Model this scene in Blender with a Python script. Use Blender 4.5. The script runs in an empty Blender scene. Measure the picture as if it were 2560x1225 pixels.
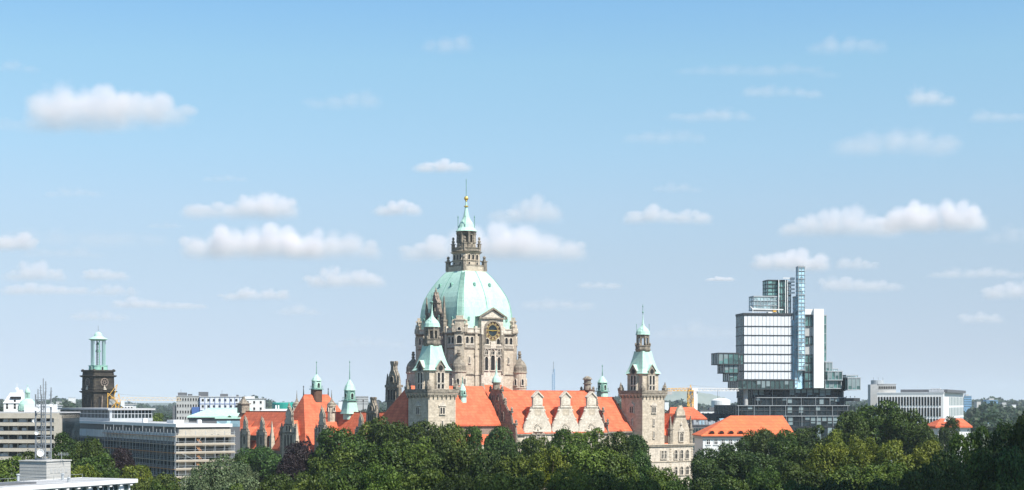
import bpy, bmesh, math, random
from math import radians as R, sin, cos, pi, sqrt
from mathutils import Vector, Matrix
C = bpy.context.scene
COL = C.collection

# ------------------------------------------------------------------ camera, sky, sun, exposure
F = 4000.0; CX = 1280.0; HY = 1005.0; CH = 32.0      # focal length in photo pixels, optical column, horizon row, eye height
cam = bpy.data.cameras.new('camera'); co = bpy.data.objects.new('camera', cam); COL.objects.link(co)
co.location = (0, 0, CH); co.rotation_euler = (R(90), 0, 0)
cam.sensor_width = 36; cam.lens = 36 * F / 2560; cam.shift_y = (HY - 612.5) / 2560
cam.clip_start = 1; cam.clip_end = 150000
C.camera = co
C.view_settings.view_transform = 'Standard'; C.view_settings.look = 'None'
C.view_settings.exposure = 0.65; C.view_settings.gamma = 1
SUN_EL, SUN_AZ = 50, 136                              # azimuth clockwise from the view direction
SUN = Vector((sin(R(SUN_AZ)) * cos(R(SUN_EL)), cos(R(SUN_AZ)) * cos(R(SUN_EL)), sin(R(SUN_EL))))
world = bpy.data.worlds.new('World'); C.world = world; world.use_nodes = True
def nd(t, ty, **k):
    n = t.nodes.new(ty)
    for a, b in k.items(): setattr(n, a, b)
    return n
def build_sky():
    t = world.node_tree; bg = t.nodes['Background']; bg.inputs[1].default_value = 0.15
    sky = nd(t, 'ShaderNodeTexSky', sky_type='NISHITA', sun_disc=False)
    sky.sun_elevation = R(SUN_EL); sky.sun_rotation = R(SUN_AZ); sky.air_density = 1.0; sky.dust_density = 0.2; sky.ozone_density = 1.6
    tc = nd(t, 'ShaderNodeTexCoord'); sp = nd(t, 'ShaderNodeSeparateXYZ'); t.links.new(tc.outputs['Generated'], sp.inputs[0])
    # look a little above the horizon haze of the model: the air on this day is clear
    ab = nd(t, 'ShaderNodeMath', operation='MULTIPLY_ADD'); t.links.new(sp.outputs[2], ab.inputs[0]); ab.inputs[1].default_value = .86; ab.inputs[2].default_value = .14
    cb = nd(t, 'ShaderNodeCombineXYZ'); t.links.new(sp.outputs[0], cb.inputs[0]); t.links.new(sp.outputs[1], cb.inputs[1]); t.links.new(ab.outputs[0], cb.inputs[2])
    nv = nd(t, 'ShaderNodeVectorMath', operation='NORMALIZE'); t.links.new(cb.outputs[0], nv.inputs[0]); t.links.new(nv.outputs[0], sky.inputs[0])
    rp = nd(t, 'ShaderNodeValToRGB'); mp = nd(t, 'ShaderNodeMath', operation='MULTIPLY'); mp.inputs[1].default_value = 2.5; mp.use_clamp = True
    t.links.new(sp.outputs[2], mp.inputs[0]); t.links.new(mp.outputs[0], rp.inputs[0])
    el = rp.color_ramp.elements
    stops = SKY_TINT
    while len(el) < len(stops): el.new(.5)
    for e, (p, c) in zip(el, stops): e.position = p; e.color = (*c, 1)
    mx = nd(t, 'ShaderNodeMix', data_type='RGBA', blend_type='MULTIPLY'); mx.inputs[0].default_value = 1
    t.links.new(sky.outputs[0], mx.inputs[6]); t.links.new(rp.outputs[0], mx.inputs[7])
    sc = nd(t, 'ShaderNodeVectorMath', operation='SCALE'); sc.inputs[3].default_value = 2.09
    t.links.new(mx.outputs[2], sc.inputs[0]); t.links.new(sc.outputs[0], bg.inputs[0])
SKY_TINT = [(.034, (.377, .299, .263)), (.084, (.389, .311, .27)), (.221, (.423, .36, .3)), (.307, (.44, .4, .335)), (.386, (.429, .43, .364)), (.517, (.405, .455, .39)), (.603, (.353, .437, .412)), (1, (.3, .37, .37))]
build_sky()
sl = bpy.data.lights.new('sun', 'SUN'); sl.energy = 5.0; sl.angle = R(.5); sl.color = (1, .95, .87)
so = bpy.data.objects.new('sun', sl); COL.objects.link(so); so.rotation_euler = SUN.to_track_quat('Z', 'Y').to_euler(); so.location = (0, -50, 300)
C.cycles.use_denoising = True; C.cycles.volume_bounces = 8; C.cycles.max_bounces = 12
C.cycles.transparent_max_bounces = 24; C.cycles.transmission_bounces = 6

# ------------------------------------------------------------------ materials
MATS = {}
def principled(name):
    m = bpy.data.materials.new(name); m.use_nodes = True
    return m, m.node_tree, m.node_tree.nodes['Principled BSDF']
def lk(t, a, b): t.links.new(a, b)
def noise_mat(name, c1, c2, scale=.5, rough=.8, detail=5, stretch=(1, 1, 1), c3=None, scale2=4., amt2=.25, bump=0., spec=.3, lo=.35, hi=.65, metal=0.):
    """two colours mixed by a noise, broken up by a finer second noise; optional bump"""
    m, t, p = principled(name)
    tc = nd(t, 'ShaderNodeTexCoord'); mp = nd(t, 'ShaderNodeMapping'); mp.inputs['Scale'].default_value = stretch; lk(t, tc.outputs['Object'], mp.inputs[0])
    n1 = nd(t, 'ShaderNodeTexNoise'); n1.inputs['Scale'].default_value = scale; n1.inputs['Detail'].default_value = detail; n1.inputs['Roughness'].default_value = .62
    lk(t, mp.outputs[0], n1.inputs['Vector'])
    mr = nd(t, 'ShaderNodeMapRange'); mr.inputs[1].default_value = lo; mr.inputs[2].default_value = hi; lk(t, n1.outputs[0], mr.inputs[0])
    mx = nd(t, 'ShaderNodeMix', data_type='RGBA'); lk(t, mr.outputs[0], mx.inputs[0]); mx.inputs[6].default_value = (*c1, 1); mx.inputs[7].default_value = (*c2, 1)
    n2 = nd(t, 'ShaderNodeTexNoise'); n2.inputs['Scale'].default_value = scale2; n2.inputs['Detail'].default_value = 3; lk(t, mp.outputs[0], n2.inputs['Vector'])
    m2 = nd(t, 'ShaderNodeMapRange'); m2.inputs[1].default_value = .4; m2.inputs[2].default_value = .7; m2.inputs[4].default_value = amt2; lk(t, n2.outputs[0], m2.inputs[0])
    mz = nd(t, 'ShaderNodeMix', data_type='RGBA'); lk(t, m2.outputs[0], mz.inputs[0]); lk(t, mx.outputs[2], mz.inputs[6])
    c3 = c3 or tuple(x * .45 for x in c1); mz.inputs[7].default_value = (*c3, 1)
    lk(t, mz.outputs[2], p.inputs['Base Color']); p.inputs['Roughness'].default_value = rough; p.inputs['Specular IOR Level'].default_value = spec; p.inputs['Metallic'].default_value = metal
    if bump:
        b = nd(t, 'ShaderNodeBump'); b.inputs['Strength'].default_value = bump; b.inputs['Distance'].default_value = .2; lk(t, n2.outputs[0], b.inputs['Height']); lk(t, b.outputs[0], p.inputs['Normal'])
    MATS[name] = m
    return m
def stone_mat(name, c1, c2, mortar, stain, bw=1.3, bh=.55, stain_amt=.5, var=(.72, 1.18), bump=.5, stretch=.22):
    """ashlar courses with block-to-block colour change and soot stains running down"""
    m, t, p = principled(name)
    g = nd(t, 'ShaderNodeTexCoord'); sp = nd(t, 'ShaderNodeSeparateXYZ'); lk(t, g.outputs['Object'], sp.inputs[0])
    ad = nd(t, 'ShaderNodeMath', operation='ADD'); lk(t, sp.outputs[0], ad.inputs[0]); lk(t, sp.outputs[1], ad.inputs[1])
    cb = nd(t, 'ShaderNodeCombineXYZ'); lk(t, ad.outputs[0], cb.inputs[0]); lk(t, sp.outputs[2], cb.inputs[1])
    br = nd(t, 'ShaderNodeTexBrick'); lk(t, cb.outputs[0], br.inputs['Vector']); br.inputs['Scale'].default_value = 1
    br.inputs['Brick Width'].default_value = bw; br.inputs['Row Height'].default_value = bh; br.inputs['Mortar Size'].default_value = .03; br.inputs['Bias'].default_value = -.1
    br.inputs['Color1'].default_value = (*c1, 1); br.inputs['Color2'].default_value = (*c2, 1); br.inputs['Mortar'].default_value = (*mortar, 1)
    mp = nd(t, 'ShaderNodeMapping'); mp.inputs['Scale'].default_value = (1, 1, stretch); lk(t, g.outputs['Object'], mp.inputs[0])
    n1 = nd(t, 'ShaderNodeTexNoise'); n1.inputs['Scale'].default_value = .45; n1.inputs['Detail'].default_value = 6; n1.inputs['Roughness'].default_value = .68; lk(t, mp.outputs[0], n1.inputs['Vector'])
    mr = nd(t, 'ShaderNodeMapRange'); mr.inputs[1].default_value = .48; mr.inputs[2].default_value = .72; mr.inputs[4].default_value = stain_amt; lk(t, n1.outputs[0], mr.inputs[0])
    mx = nd(t, 'ShaderNodeMix', data_type='RGBA'); lk(t, mr.outputs[0], mx.inputs[0]); lk(t, br.outputs[0], mx.inputs[6]); mx.inputs[7].default_value = (*stain, 1)
    n2 = nd(t, 'ShaderNodeTexNoise'); n2.inputs['Scale'].default_value = 1.3; n2.inputs['Detail'].default_value = 4; lk(t, g.outputs['Object'], n2.inputs['Vector'])
    m2 = nd(t, 'ShaderNodeMapRange'); m2.inputs[1].default_value = .3; m2.inputs[2].default_value = .7; m2.inputs[3].default_value = var[0]; m2.inputs[4].default_value = var[1]; lk(t, n2.outputs[0], m2.inputs[0])
    sc = nd(t, 'ShaderNodeVectorMath', operation='SCALE'); lk(t, mx.outputs[2], sc.inputs[0]); lk(t, m2.outputs[0], sc.inputs[3])
    lk(t, sc.outputs[0], p.inputs['Base Color']); p.inputs['Roughness'].default_value = .9; p.inputs['Specular IOR Level'].default_value = .15
    b = nd(t, 'ShaderNodeBump'); b.inputs['Strength'].default_value = bump; b.inputs['Distance'].default_value = .15; lk(t, n2.outputs[0], b.inputs['Height']); lk(t, b.outputs[0], p.inputs['Normal'])
    MATS[name] = m
    return m
def tile_mat(name, c1, c2, c3):
    """clay tiles: fine courses, patches of newer and older tile"""
    m, t, p = principled(name)
    g = nd(t, 'ShaderNodeTexCoord')
    n1 = nd(t, 'ShaderNodeTexNoise'); n1.inputs['Scale'].default_value = .35; n1.inputs['Detail'].default_value = 7; n1.inputs['Roughness'].default_value = .7; lk(t, g.outputs['Object'], n1.inputs['Vector'])
    mr = nd(t, 'ShaderNodeMapRange'); mr.inputs[1].default_value = .4; mr.inputs[2].default_value = .62; lk(t, n1.outputs[0], mr.inputs[0])
    mx = nd(t, 'ShaderNodeMix', data_type='RGBA'); lk(t, mr.outputs[0], mx.inputs[0]); mx.inputs[6].default_value = (*c1, 1); mx.inputs[7].default_value = (*c2, 1)
    sp = nd(t, 'ShaderNodeSeparateXYZ'); lk(t, g.outputs['Object'], sp.inputs[0])
    ad = nd(t, 'ShaderNodeMath', operation='ADD'); lk(t, sp.outputs[0], ad.inputs[0]); lk(t, sp.outputs[1], ad.inputs[1])
    cb = nd(t, 'ShaderNodeCombineXYZ'); lk(t, ad.outputs[0], cb.inputs[0]); lk(t, sp.outputs[2], cb.inputs[1])
    br = nd(t, 'ShaderNodeTexBrick'); lk(t, cb.outputs[0], br.inputs['Vector']); br.inputs['Scale'].default_value = 1; br.inputs['Brick Width'].default_value = 1.6; br.inputs['Row Height'].default_value = 1.0; br.inputs['Mortar Size'].default_value = .07
    br.inputs['Color1'].default_value = (1, 1, 1, 1); br.inputs['Color2'].default_value = (.8, .8, .8, 1); br.inputs['Mortar'].default_value = (.62, .6, .6, 1)
    mu = nd(t, 'ShaderNodeMix', data_type='RGBA', blend_type='MULTIPLY'); mu.inputs[0].default_value = .75; lk(t, mx.outputs[2], mu.inputs[6]); lk(t, br.outputs[0], mu.inputs[7])
    n2 = nd(t, 'ShaderNodeTexNoise'); n2.inputs['Scale'].default_value = 2.2; n2.inputs['Detail'].default_value = 3; lk(t, g.outputs['Object'], n2.inputs['Vector'])
    m2 = nd(t, 'ShaderNodeMapRange'); m2.inputs[1].default_value = .6; m2.inputs[2].default_value = .75; m2.inputs[4].default_value = .55; lk(t, n2.outputs[0], m2.inputs[0])
    mz = nd(t, 'ShaderNodeMix', data_type='RGBA'); lk(t, m2.outputs[0], mz.inputs[0]); lk(t, mu.outputs[2], mz.inputs[6]); mz.inputs[7].default_value = (*c3, 1)
    lk(t, mz.outputs[2], p.inputs['Base Color']); p.inputs['Roughness'].default_value = .75; p.inputs['Specular IOR Level'].default_value = .25
    MATS[name] = m
    return m
def leaf_mat(name, dark, light, scale=.35):
    """leaves: each leaf its own shade (random per face island) plus drifting patches, a little light through the blade"""
    m, t, p = principled(name)
    g = nd(t, 'ShaderNodeNewGeometry'); oi = nd(t, 'ShaderNodeObjectInfo')
    n1 = nd(t, 'ShaderNodeTexNoise'); n1.inputs['Scale'].default_value = scale; n1.inputs['Detail'].default_value = 3; lk(t, g.outputs['Position'], n1.inputs['Vector'])
    a = nd(t, 'ShaderNodeMath', operation='MULTIPLY_ADD'); lk(t, g.outputs['Random Per Island'], a.inputs[0]); a.inputs[1].default_value = .42; lk(t, n1.outputs[0], a.inputs[2])
    mr = nd(t, 'ShaderNodeMapRange'); mr.inputs[1].default_value = .45; mr.inputs[2].default_value = 1.05; lk(t, a.outputs[0], mr.inputs[0])
    mx = nd(t, 'ShaderNodeMix', data_type='RGBA'); lk(t, mr.outputs[0], mx.inputs[0]); mx.inputs[6].default_value = (*dark, 1); mx.inputs[7].default_value = (*light, 1)
    hs = nd(t, 'ShaderNodeHueSaturation'); lk(t, mx.outputs[2], hs.inputs['Color'])
    hr = nd(t, 'ShaderNodeMapRange'); lk(t, oi.outputs['Random'], hr.inputs[0]); hr.inputs[3].default_value = .485; hr.inputs[4].default_value = .51; lk(t, hr.outputs[0], hs.inputs['Hue'])
    vr = nd(t, 'ShaderNodeMapRange'); lk(t, oi.outputs['Random'], vr.inputs[0]); vr.inputs[3].default_value = .8; vr.inputs[4].default_value = 1.2; lk(t, vr.outputs[0], hs.inputs['Value'])
    lk(t, hs.outputs[0], p.inputs['Base Color']); p.inputs['Roughness'].default_value = .55; p.inputs['Specular IOR Level'].default_value = .25
    tr = nd(t, 'ShaderNodeBsdfTranslucent'); lk(t, hs.outputs[0], tr.inputs[0]); ms = nd(t, 'ShaderNodeMixShader'); ms.inputs[0].default_value = .16
    lk(t, p.outputs[0], ms.inputs[1]); lk(t, tr.outputs[0], ms.inputs[2]); lk(t, ms.outputs[0], t.nodes['Material Output'].inputs[0])
    MATS[name] = m
    return m
def plain_mat(name, c, rough=.6, metal=0., spec=.4, var=.15):
    return noise_mat(name, c, tuple(x * (1 - var) for x in c), scale=.6, rough=rough, amt2=var, c3=tuple(x * .7 for x in c), metal=metal, spec=spec)
def glass_mat(name, c, rough=.08, see=0., spec=.5):
    m, t, p = principled(name)
    g = nd(t, 'ShaderNodeTexCoord'); v = nd(t, 'ShaderNodeTexVoronoi'); v.inputs['Scale'].default_value = .45; lk(t, g.outputs['Object'], v.inputs['Vector'])
    hs = nd(t, 'ShaderNodeMapRange'); sp = nd(t, 'ShaderNodeSeparateXYZ'); lk(t, v.outputs['Color'], sp.inputs[0]); lk(t, sp.outputs[0], hs.inputs[0]); hs.inputs[3].default_value = .45; hs.inputs[4].default_value = 1.6
    sc = nd(t, 'ShaderNodeVectorMath', operation='SCALE'); sc.inputs[0].default_value = c; lk(t, hs.outputs[0], sc.inputs[3]); lk(t, sc.outputs[0], p.inputs['Base Color'])
    p.inputs['Roughness'].default_value = rough; p.inputs['Specular IOR Level'].default_value = spec
    if see:
        tb = nd(t, 'ShaderNodeBsdfTransparent'); tb.inputs[0].default_value = tuple(min(1, .55 + x) for x in c) + (1,); ms = nd(t, 'ShaderNodeMixShader'); ms.inputs[0].default_value = see
        lk(t, p.outputs[0], ms.inputs[1]); lk(t, tb.outputs[0], ms.inputs[2]); lk(t, ms.outputs[0], t.nodes['Material Output'].inputs[0])
    MATS[name] = m
    return m
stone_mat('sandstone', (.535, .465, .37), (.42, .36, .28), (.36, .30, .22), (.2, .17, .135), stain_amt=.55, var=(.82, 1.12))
stone_mat('carved_stone', (.33, .285, .225), (.2, .175, .14), (.13, .115, .095), (.06, .054, .047), bw=.9, bh=.5, stain_amt=.85)
stone_mat('pale_stone', (.60, .54, .45), (.52, .46, .38), (.42, .37, .31), (.26, .23, .19), stain_amt=.4)
stone_mat('brown_and_shaded_stone', (.30, .235, .19), (.22, .17, .14), (.15, .12, .1), (.08, .07, .06), stain_amt=.6)  # on gables turned from the sun, the darker brown is painted-in shade
stone_mat('black_stone', (.075, .064, .05), (.034, .03, .026), (.02, .018, .016), (.012, .011, .010), bw=1.6, bh=.8, stain_amt=.7)
stone_mat('copper', (.43, .625, .535), (.38, .58, .49), (.33, .5, .42), (.25, .41, .34), bw=1.1, bh=3.2, stain_amt=.55, var=(.88, 1.08), bump=.1, stretch=.1)
noise_mat('post_copper', (.22, .44, .36), (.27, .48, .4), scale=.5, amt2=.4, rough=.7); noise_mat('dark_copper', (.12, .25, .21), (.2, .38, .31), scale=.6, amt2=.4, rough=.6)
tile_mat('roof_tile', (.66, .16, .075), (.5, .105, .048), (.33, .075, .04))
tile_mat('orange_tile', (.68, .17, .065), (.6, .14, .06), (.5, .11, .05))
noise_mat('old_gold', (.42, .33, .15), (.34, .26, .11), metal=.2, rough=.5); noise_mat('gold', (.75, .5, .1), (.6, .38, .07), metal=.6, rough=.35)
plain_mat('dark_opening', (.018, .017, .016), rough=.5, spec=.3)
glass_mat('window_glass', (.035, .04, .045))
glass_mat('office_glass', (.04, .07, .07), spec=.3); glass_mat('green_glass', (.07, .145, .14), spec=.4); glass_mat('blue_glass', (.42, .66, .78), rough=.15, see=.25)
glass_mat('pale_glass', (.42, .58, .6), see=.5); glass_mat('clear_green_glass', (.17, .33, .31), see=.35); glass_mat('dark_glass', (.018, .027, .032), rough=.25, spec=.2)
plain_mat('steel', (.5, .52, .54), rough=.4, metal=.3); plain_mat('dark_steel', (.06, .065, .07), rough=.5, spec=.2); plain_mat('galvanised', (.36, .39, .41), rough=.5); plain_mat('mast_steel', (.24, .26, .28), rough=.5)
plain_mat('white_paint', (.7, .7, .69), rough=.6, var=.06); plain_mat('white_panel', (.64, .66, .68), rough=.45, var=.05); plain_mat('grey_render', (.42, .42, .41)); plain_mat('slate', (.12, .125, .135))
noise_mat('concrete', (.5, .49, .46), (.42, .41, .39), scale=.4, stretch=(1, 1, 3), amt2=.3); noise_mat('beige_concrete', (.5, .455, .38), (.42, .38, .315), amt2=.3)
noise_mat('roof_felt', (.46, .46, .46), (.38, .38, .385), scale=.2, amt2=.3); noise_mat('brown_wood', (.13, .075, .05), (.09, .05, .035)); plain_mat('orange_plank', (.55, .27, .12)); plain_mat('pale_plank', (.5, .43, .34))
glass_mat('dull_glass', (.022, .032, .036), rough=.6, spec=.0); plain_mat('dim_blind', (.2, .26, .27)); plain_mat('bright_frame', (.84, .84, .82), var=.05); plain_mat('crane_yellow', (.75, .42, .07)); plain_mat('crane_pale', (.74, .56, .34)); plain_mat('crane_white', (.72, .7, .66)); plain_mat('blue_net', (.06, .13, .35)); plain_mat('teal_paint', (.01, .3, .24)); plain_mat('sky_blue_paint', (.16, .32, .5))
noise_mat('bark', (.07, .052, .038), (.045, .034, .026), scale=2); noise_mat('park_ground', (.05, .08, .025), (.09, .085, .06), scale=.02, amt2=.3)
noise_mat('hillside', (.2, .22, .17), (.15, .18, .12), scale=.01)
leaf_mat('leaf_deep', (.013, .034, .005), (.078, .12, .016)); leaf_mat('leaf_fresh', (.024, .052, .007), (.125, .17, .023)); leaf_mat('leaf_lime', (.045, .075, .006), (.19, .215, .022))
leaf_mat('leaf_silver', (.045, .07, .03), (.145, .18, .085)); leaf_mat('leaf_purple', (.014, .009, .011), (.036, .022, .024)); leaf_mat('leaf_cool', (.012, .034, .008), (.066, .112, .02)); leaf_mat('leaf_far', (.016, .036, .016), (.035, .06, .024), scale=.03)

# ------------------------------------------------------------------ mesh helpers
class MB:
    """collects shapes and links them as ONE mesh object; mi picks the material slot of what follows"""
    def __init__(s): s.v = []; s.f = []; s.m = []; s.mi = 0
    def poly(s, pts):
        n = len(s.v); s.v += [tuple(p) for p in pts]; s.f.append(tuple(range(n, n + len(pts)))); s.m.append(s.mi); return s
    def loft(s, rings, cap0=True, cap1=True):
        n = len(s.v); k = len(rings[0])
        for r in rings: s.v += [tuple(p) for p in r]
        for i in range(len(rings) - 1):
            for j in range(k):
                a = n + i * k + j; b = n + i * k + (j + 1) % k
                s.f.append((a, b, b + k, a + k)); s.m.append(s.mi)
        if cap0: s.f.append(tuple(range(n + k - 1, n - 1, -1))); s.m.append(s.mi)
        if cap1: e = n + (len(rings) - 1) * k; s.f.append(tuple(range(e, e + k))); s.m.append(s.mi)
        return s
    def box(s, x0, x1, y0, y1, z0, z1): return s.loft([[(x0, y0, z), (x1, y0, z), (x1, y1, z), (x0, y1, z)] for z in (z0, z1)])
    def cbox(s, cx, cy, hx, hy, z0, z1): return s.box(cx - hx, cx + hx, cy - hy, cy + hy, z0, z1)
    def sq(s, cx, cy, prof, ch=0.):
        """square (chamfered by fraction ch) tower through (z, half) pairs"""
        rings = []
        for z, h in prof:
            c = h * (1 - ch)
            rings.append([(cx - c, cy - h, z), (cx + c, cy - h, z), (cx + h, cy - c, z), (cx + h, cy + c, z), (cx + c, cy + h, z), (cx - c, cy + h, z), (cx - h, cy + c, z), (cx - h, cy - c, z)] if ch else
                         [(cx - h, cy - h, z), (cx + h, cy - h, z), (cx + h, cy + h, z), (cx - h, cy + h, z)])
        return s.loft(rings)
    def lathe(s, cx, cy, prof, n=12, rot=0.):
        return s.loft([[(cx + r * cos(rot + 2 * pi * i / n), cy + r * sin(rot + 2 * pi * i / n), z) for i in range(n)] for z, r in prof])
    def prism(s, poly, y0, y1):
        """polygon of (x, z), counter-clockwise seen from the front (-y), given depth"""
        return s.loft([[(x, y, z) for x, z in poly] for y in (y0, y1)])
    def bar(s, a, b, r=.05, n=4):
        a = Vector(a); b = Vector(b); d = (b - a).normalized(); u = d.cross(Vector((0, 0, 1)) if abs(d.z) < .9 else Vector((1, 0, 0))).normalized(); w = d.cross(u)
        q = [(u * cos(2 * pi * (i + .5) / n) + w * sin(2 * pi * (i + .5) / n)) * r for i in range(n)]
        return s.loft([[a + x for x in q], [b + x for x in q]])
    def ball(s, c, r, n=8, sz=1.):
        k = max(4, n // 2 + 1); return s.lathe(c[0], c[1], [(c[2] - r * sz * cos(pi * (i + .03) / (k + .06)), max(.02, r * sin(pi * (i + .03) / (k + .06)))) for i in range(k + 1)], n)
    def lump(s, c, r, rnd, sz=1.4):
        """a carved figure seen far away: stacked uneven turnings"""
        z = c[2]; pr = [(z, r * .8)]
        for i in range(1, 6): pr.append((z + r * sz * 2 * i / 6, r * (1 - i / 7) * rnd.uniform(.6, 1.15)))
        pr.append((z + r * sz * 2.1, r * .15)); return s.lathe(c[0], c[1], pr, 7)
    def arch_pts(s, w, h, rnd=True, n=8):
        hw = w / 2
        if not rnd: return [(-hw, 0), (hw, 0), (hw, h), (-hw, h)]
        return [(-hw, 0), (hw, 0)] + [(hw * cos(pi * i / n), h - hw + hw * sin(pi * i / n)) for i in range(n + 1)]
    def mesh(s, name, mats):
        me = bpy.data.meshes.new(name); me.from_pydata(s.v, [], s.f)
        for m in (mats if isinstance(mats, (list, tuple)) else [mats]): me.materials.append(MATS[m])
        for p, i in zip(me.polygons, s.m): p.material_index = i
        bm = bmesh.new(); bm.from_mesh(me); bmesh.ops.recalc_face_normals(bm, faces=bm.faces); bm.to_mesh(me); bm.free()
        return me
    def build(s, name, mats, parent=None, loc=(0, 0, 0), rz=0.): return link(name, s.mesh(name, mats), parent, loc, rz)
def link(name, me, parent=None, loc=(0, 0, 0), rz=0.):
    o = bpy.data.objects.new(name, me); COL.objects.link(o); o.location = loc; o.rotation_euler = (0, 0, rz)
    if parent is not None: o.parent = parent
    return o
def thing(name, label, cat, loc=(0, 0, 0), rz=0., group=None):
    o = bpy.data.objects.new(name, None); COL.objects.link(o); o.location = loc; o.rotation_euler = (0, 0, rz); o.empty_display_size = 2
    return tag(o, label, cat, group)
def tag(o, label, cat, group=None, kind=None):
    if label: o['label'] = label
    if cat: o['category'] = cat
    if group: o['group'] = group
    if kind: o['kind'] = kind
    return o
def copy_tree(o, parent=None):
    c = o.copy(); COL.objects.link(c)
    if parent is not None: c.parent = parent
    for ch in list(o.children): copy_tree(ch, c)
    return c
class Frame:
    """a building's own axes: origin on the plan, x along its front turned by deg, y into the building"""
    def __init__(s, px, dist, deg): s.o = Vector(((px - CX) / F * dist, dist)); s.a = R(deg); s.u = Vector((cos(s.a), sin(s.a))); s.w = Vector((-sin(s.a), cos(s.a)))
    def x(s, px, y=0.):
        k = (px - CX) / F; b = s.o + s.w * y
        return (k * b.y - b.x) / (s.u.x - k * s.u.y)
    def y(s, px, x=0.):
        k = (px - CX) / F; b = s.o + s.u * x
        return (k * b.y - b.x) / (s.w.x - k * s.w.y)
    def z(s, py, x=0., y=0.): return CH + (HY - py) / F * (s.o + s.u * x + s.w * y).y
    def thing(s, name, label, cat, group=None): return thing(name, label, cat, (s.o.x, s.o.y, 0), s.a, group)
CACHE = {}
def window(parent, x, y, z, w, h, rz=0., arch=True, trim='pale_stone', glass='dark_opening', name='window', proud=.3, mull=True):
    """opening with a raised surround, facing -y before the turn rz"""
    key = (round(w, 2), round(h, 2), arch, trim, glass, proud, mull)
    if key not in CACHE:
        b = MB(); o = b.arch_pts(w + .5, h + .28, arch); i = b.arch_pts(w, h, arch)
        o = [(a, c - .05) for a, c in o]
        k = len(o); b.mi = 0
        f = [(a, -proud, c) for a, c in o]; g = [(a, -proud, c) for a, c in i]; n = len(b.v)
        b.v += f + g + [(a, .05, c) for a, c in o] + [(a, .05, c) for a, c in i]
        for j in range(k):
            q = (j + 1) % k
            b.f += [(n + j, n + q, n + k + q, n + k + j), (n + j, n + q, n + 2 * k + q, n + 2 * k + j), (n + k + j, n + k + q, n + 3 * k + q, n + 3 * k + j)]; b.m += [0, 0, 0]
        b.box(-w / 2 - .4, w / 2 + .4, -proud - .12, .04, -.3, -.06)
        if mull and w > .8: b.box(-.07, .07, -.13, -.05, 0, h - .05); b.box(-w / 2, w / 2, -.12, -.05, h * .6, h * .6 + .12)
        b.mi = 1; b.poly([(a, -.04, c) for a, c in i])
        CACHE[key] = b.mesh(name, [trim, glass])
    return link(name, CACHE[key], parent, (x, y, z), rz)
def balusters(b, x0, x1, y, z0, z1, step=.55, t=.14):
    b.box(x0, x1, y - .22, y + .22, z1 - .22, z1); b.box(x0, x1, y - .22, y + .22, z0, z0 + .16)
    n = max(1, int((x1 - x0) / step))
    for i in range(n + 1): b.cbox(x0 + (x1 - x0) * i / n, y, t, t, z0 + .16, z1 - .22)
def hip(b, x0, x1, y0, y1, ze, rx0, rx1, ry, zr, drop=.5):
    e = [(x0, y0, ze), (x1, y0, ze), (x1, y1, ze), (x0, y1, ze)]; a = (rx0, ry, zr); c = (rx1, ry, zr)
    b.poly([e[0], e[1], c, a]); b.poly([e[1], e[2], c]); b.poly([e[2], e[3], a, c]); b.poly([e[3], e[0], a])
    b.loft([[(x, y, ze - drop) for x, y, _ in e], [(x, y, ze - .004) for x, y, _ in e]])
LEFT = -pi / 2      # turn a part built facing -y so that it faces -x

# ------------------------------------------------------------------ ground and far land
def ground():
    b = MB(); b.poly([(-40000, -400, 0), (40000, -400, 0), (40000, 60000, 0), (-40000, 60000, 0)])
    o = b.build('ground', 'park_ground'); o['kind'] = 'structure'
    rnd = random.Random(5)
    b = MB()   # pale spoil hill far beyond the crane
    D = 9600; x0 = (1640 - CX) / F * D; x1 = (1810 - CX) / F * D; n = 24; top = []
    for i in range(n + 1):
        u = i / n; hgt = 62 + 46 * max(0, sin(pi * min(1, u * 1.05))) ** .7 * (1 - .45 * u) + rnd.uniform(-2, 2); top.append((x0 + (x1 - x0) * u, hgt))
    rings = []
    for (x, hh) in top: rings.append([(x, D - 300, 0), (x, D - 140, hh * .75), (x, D, hh), (x, D + 180, hh * .7), (x, D + 400, 0)])
    b.loft(rings); o = b.build('hill', 'hillside'); o['kind'] = 'structure'
ground()

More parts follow.
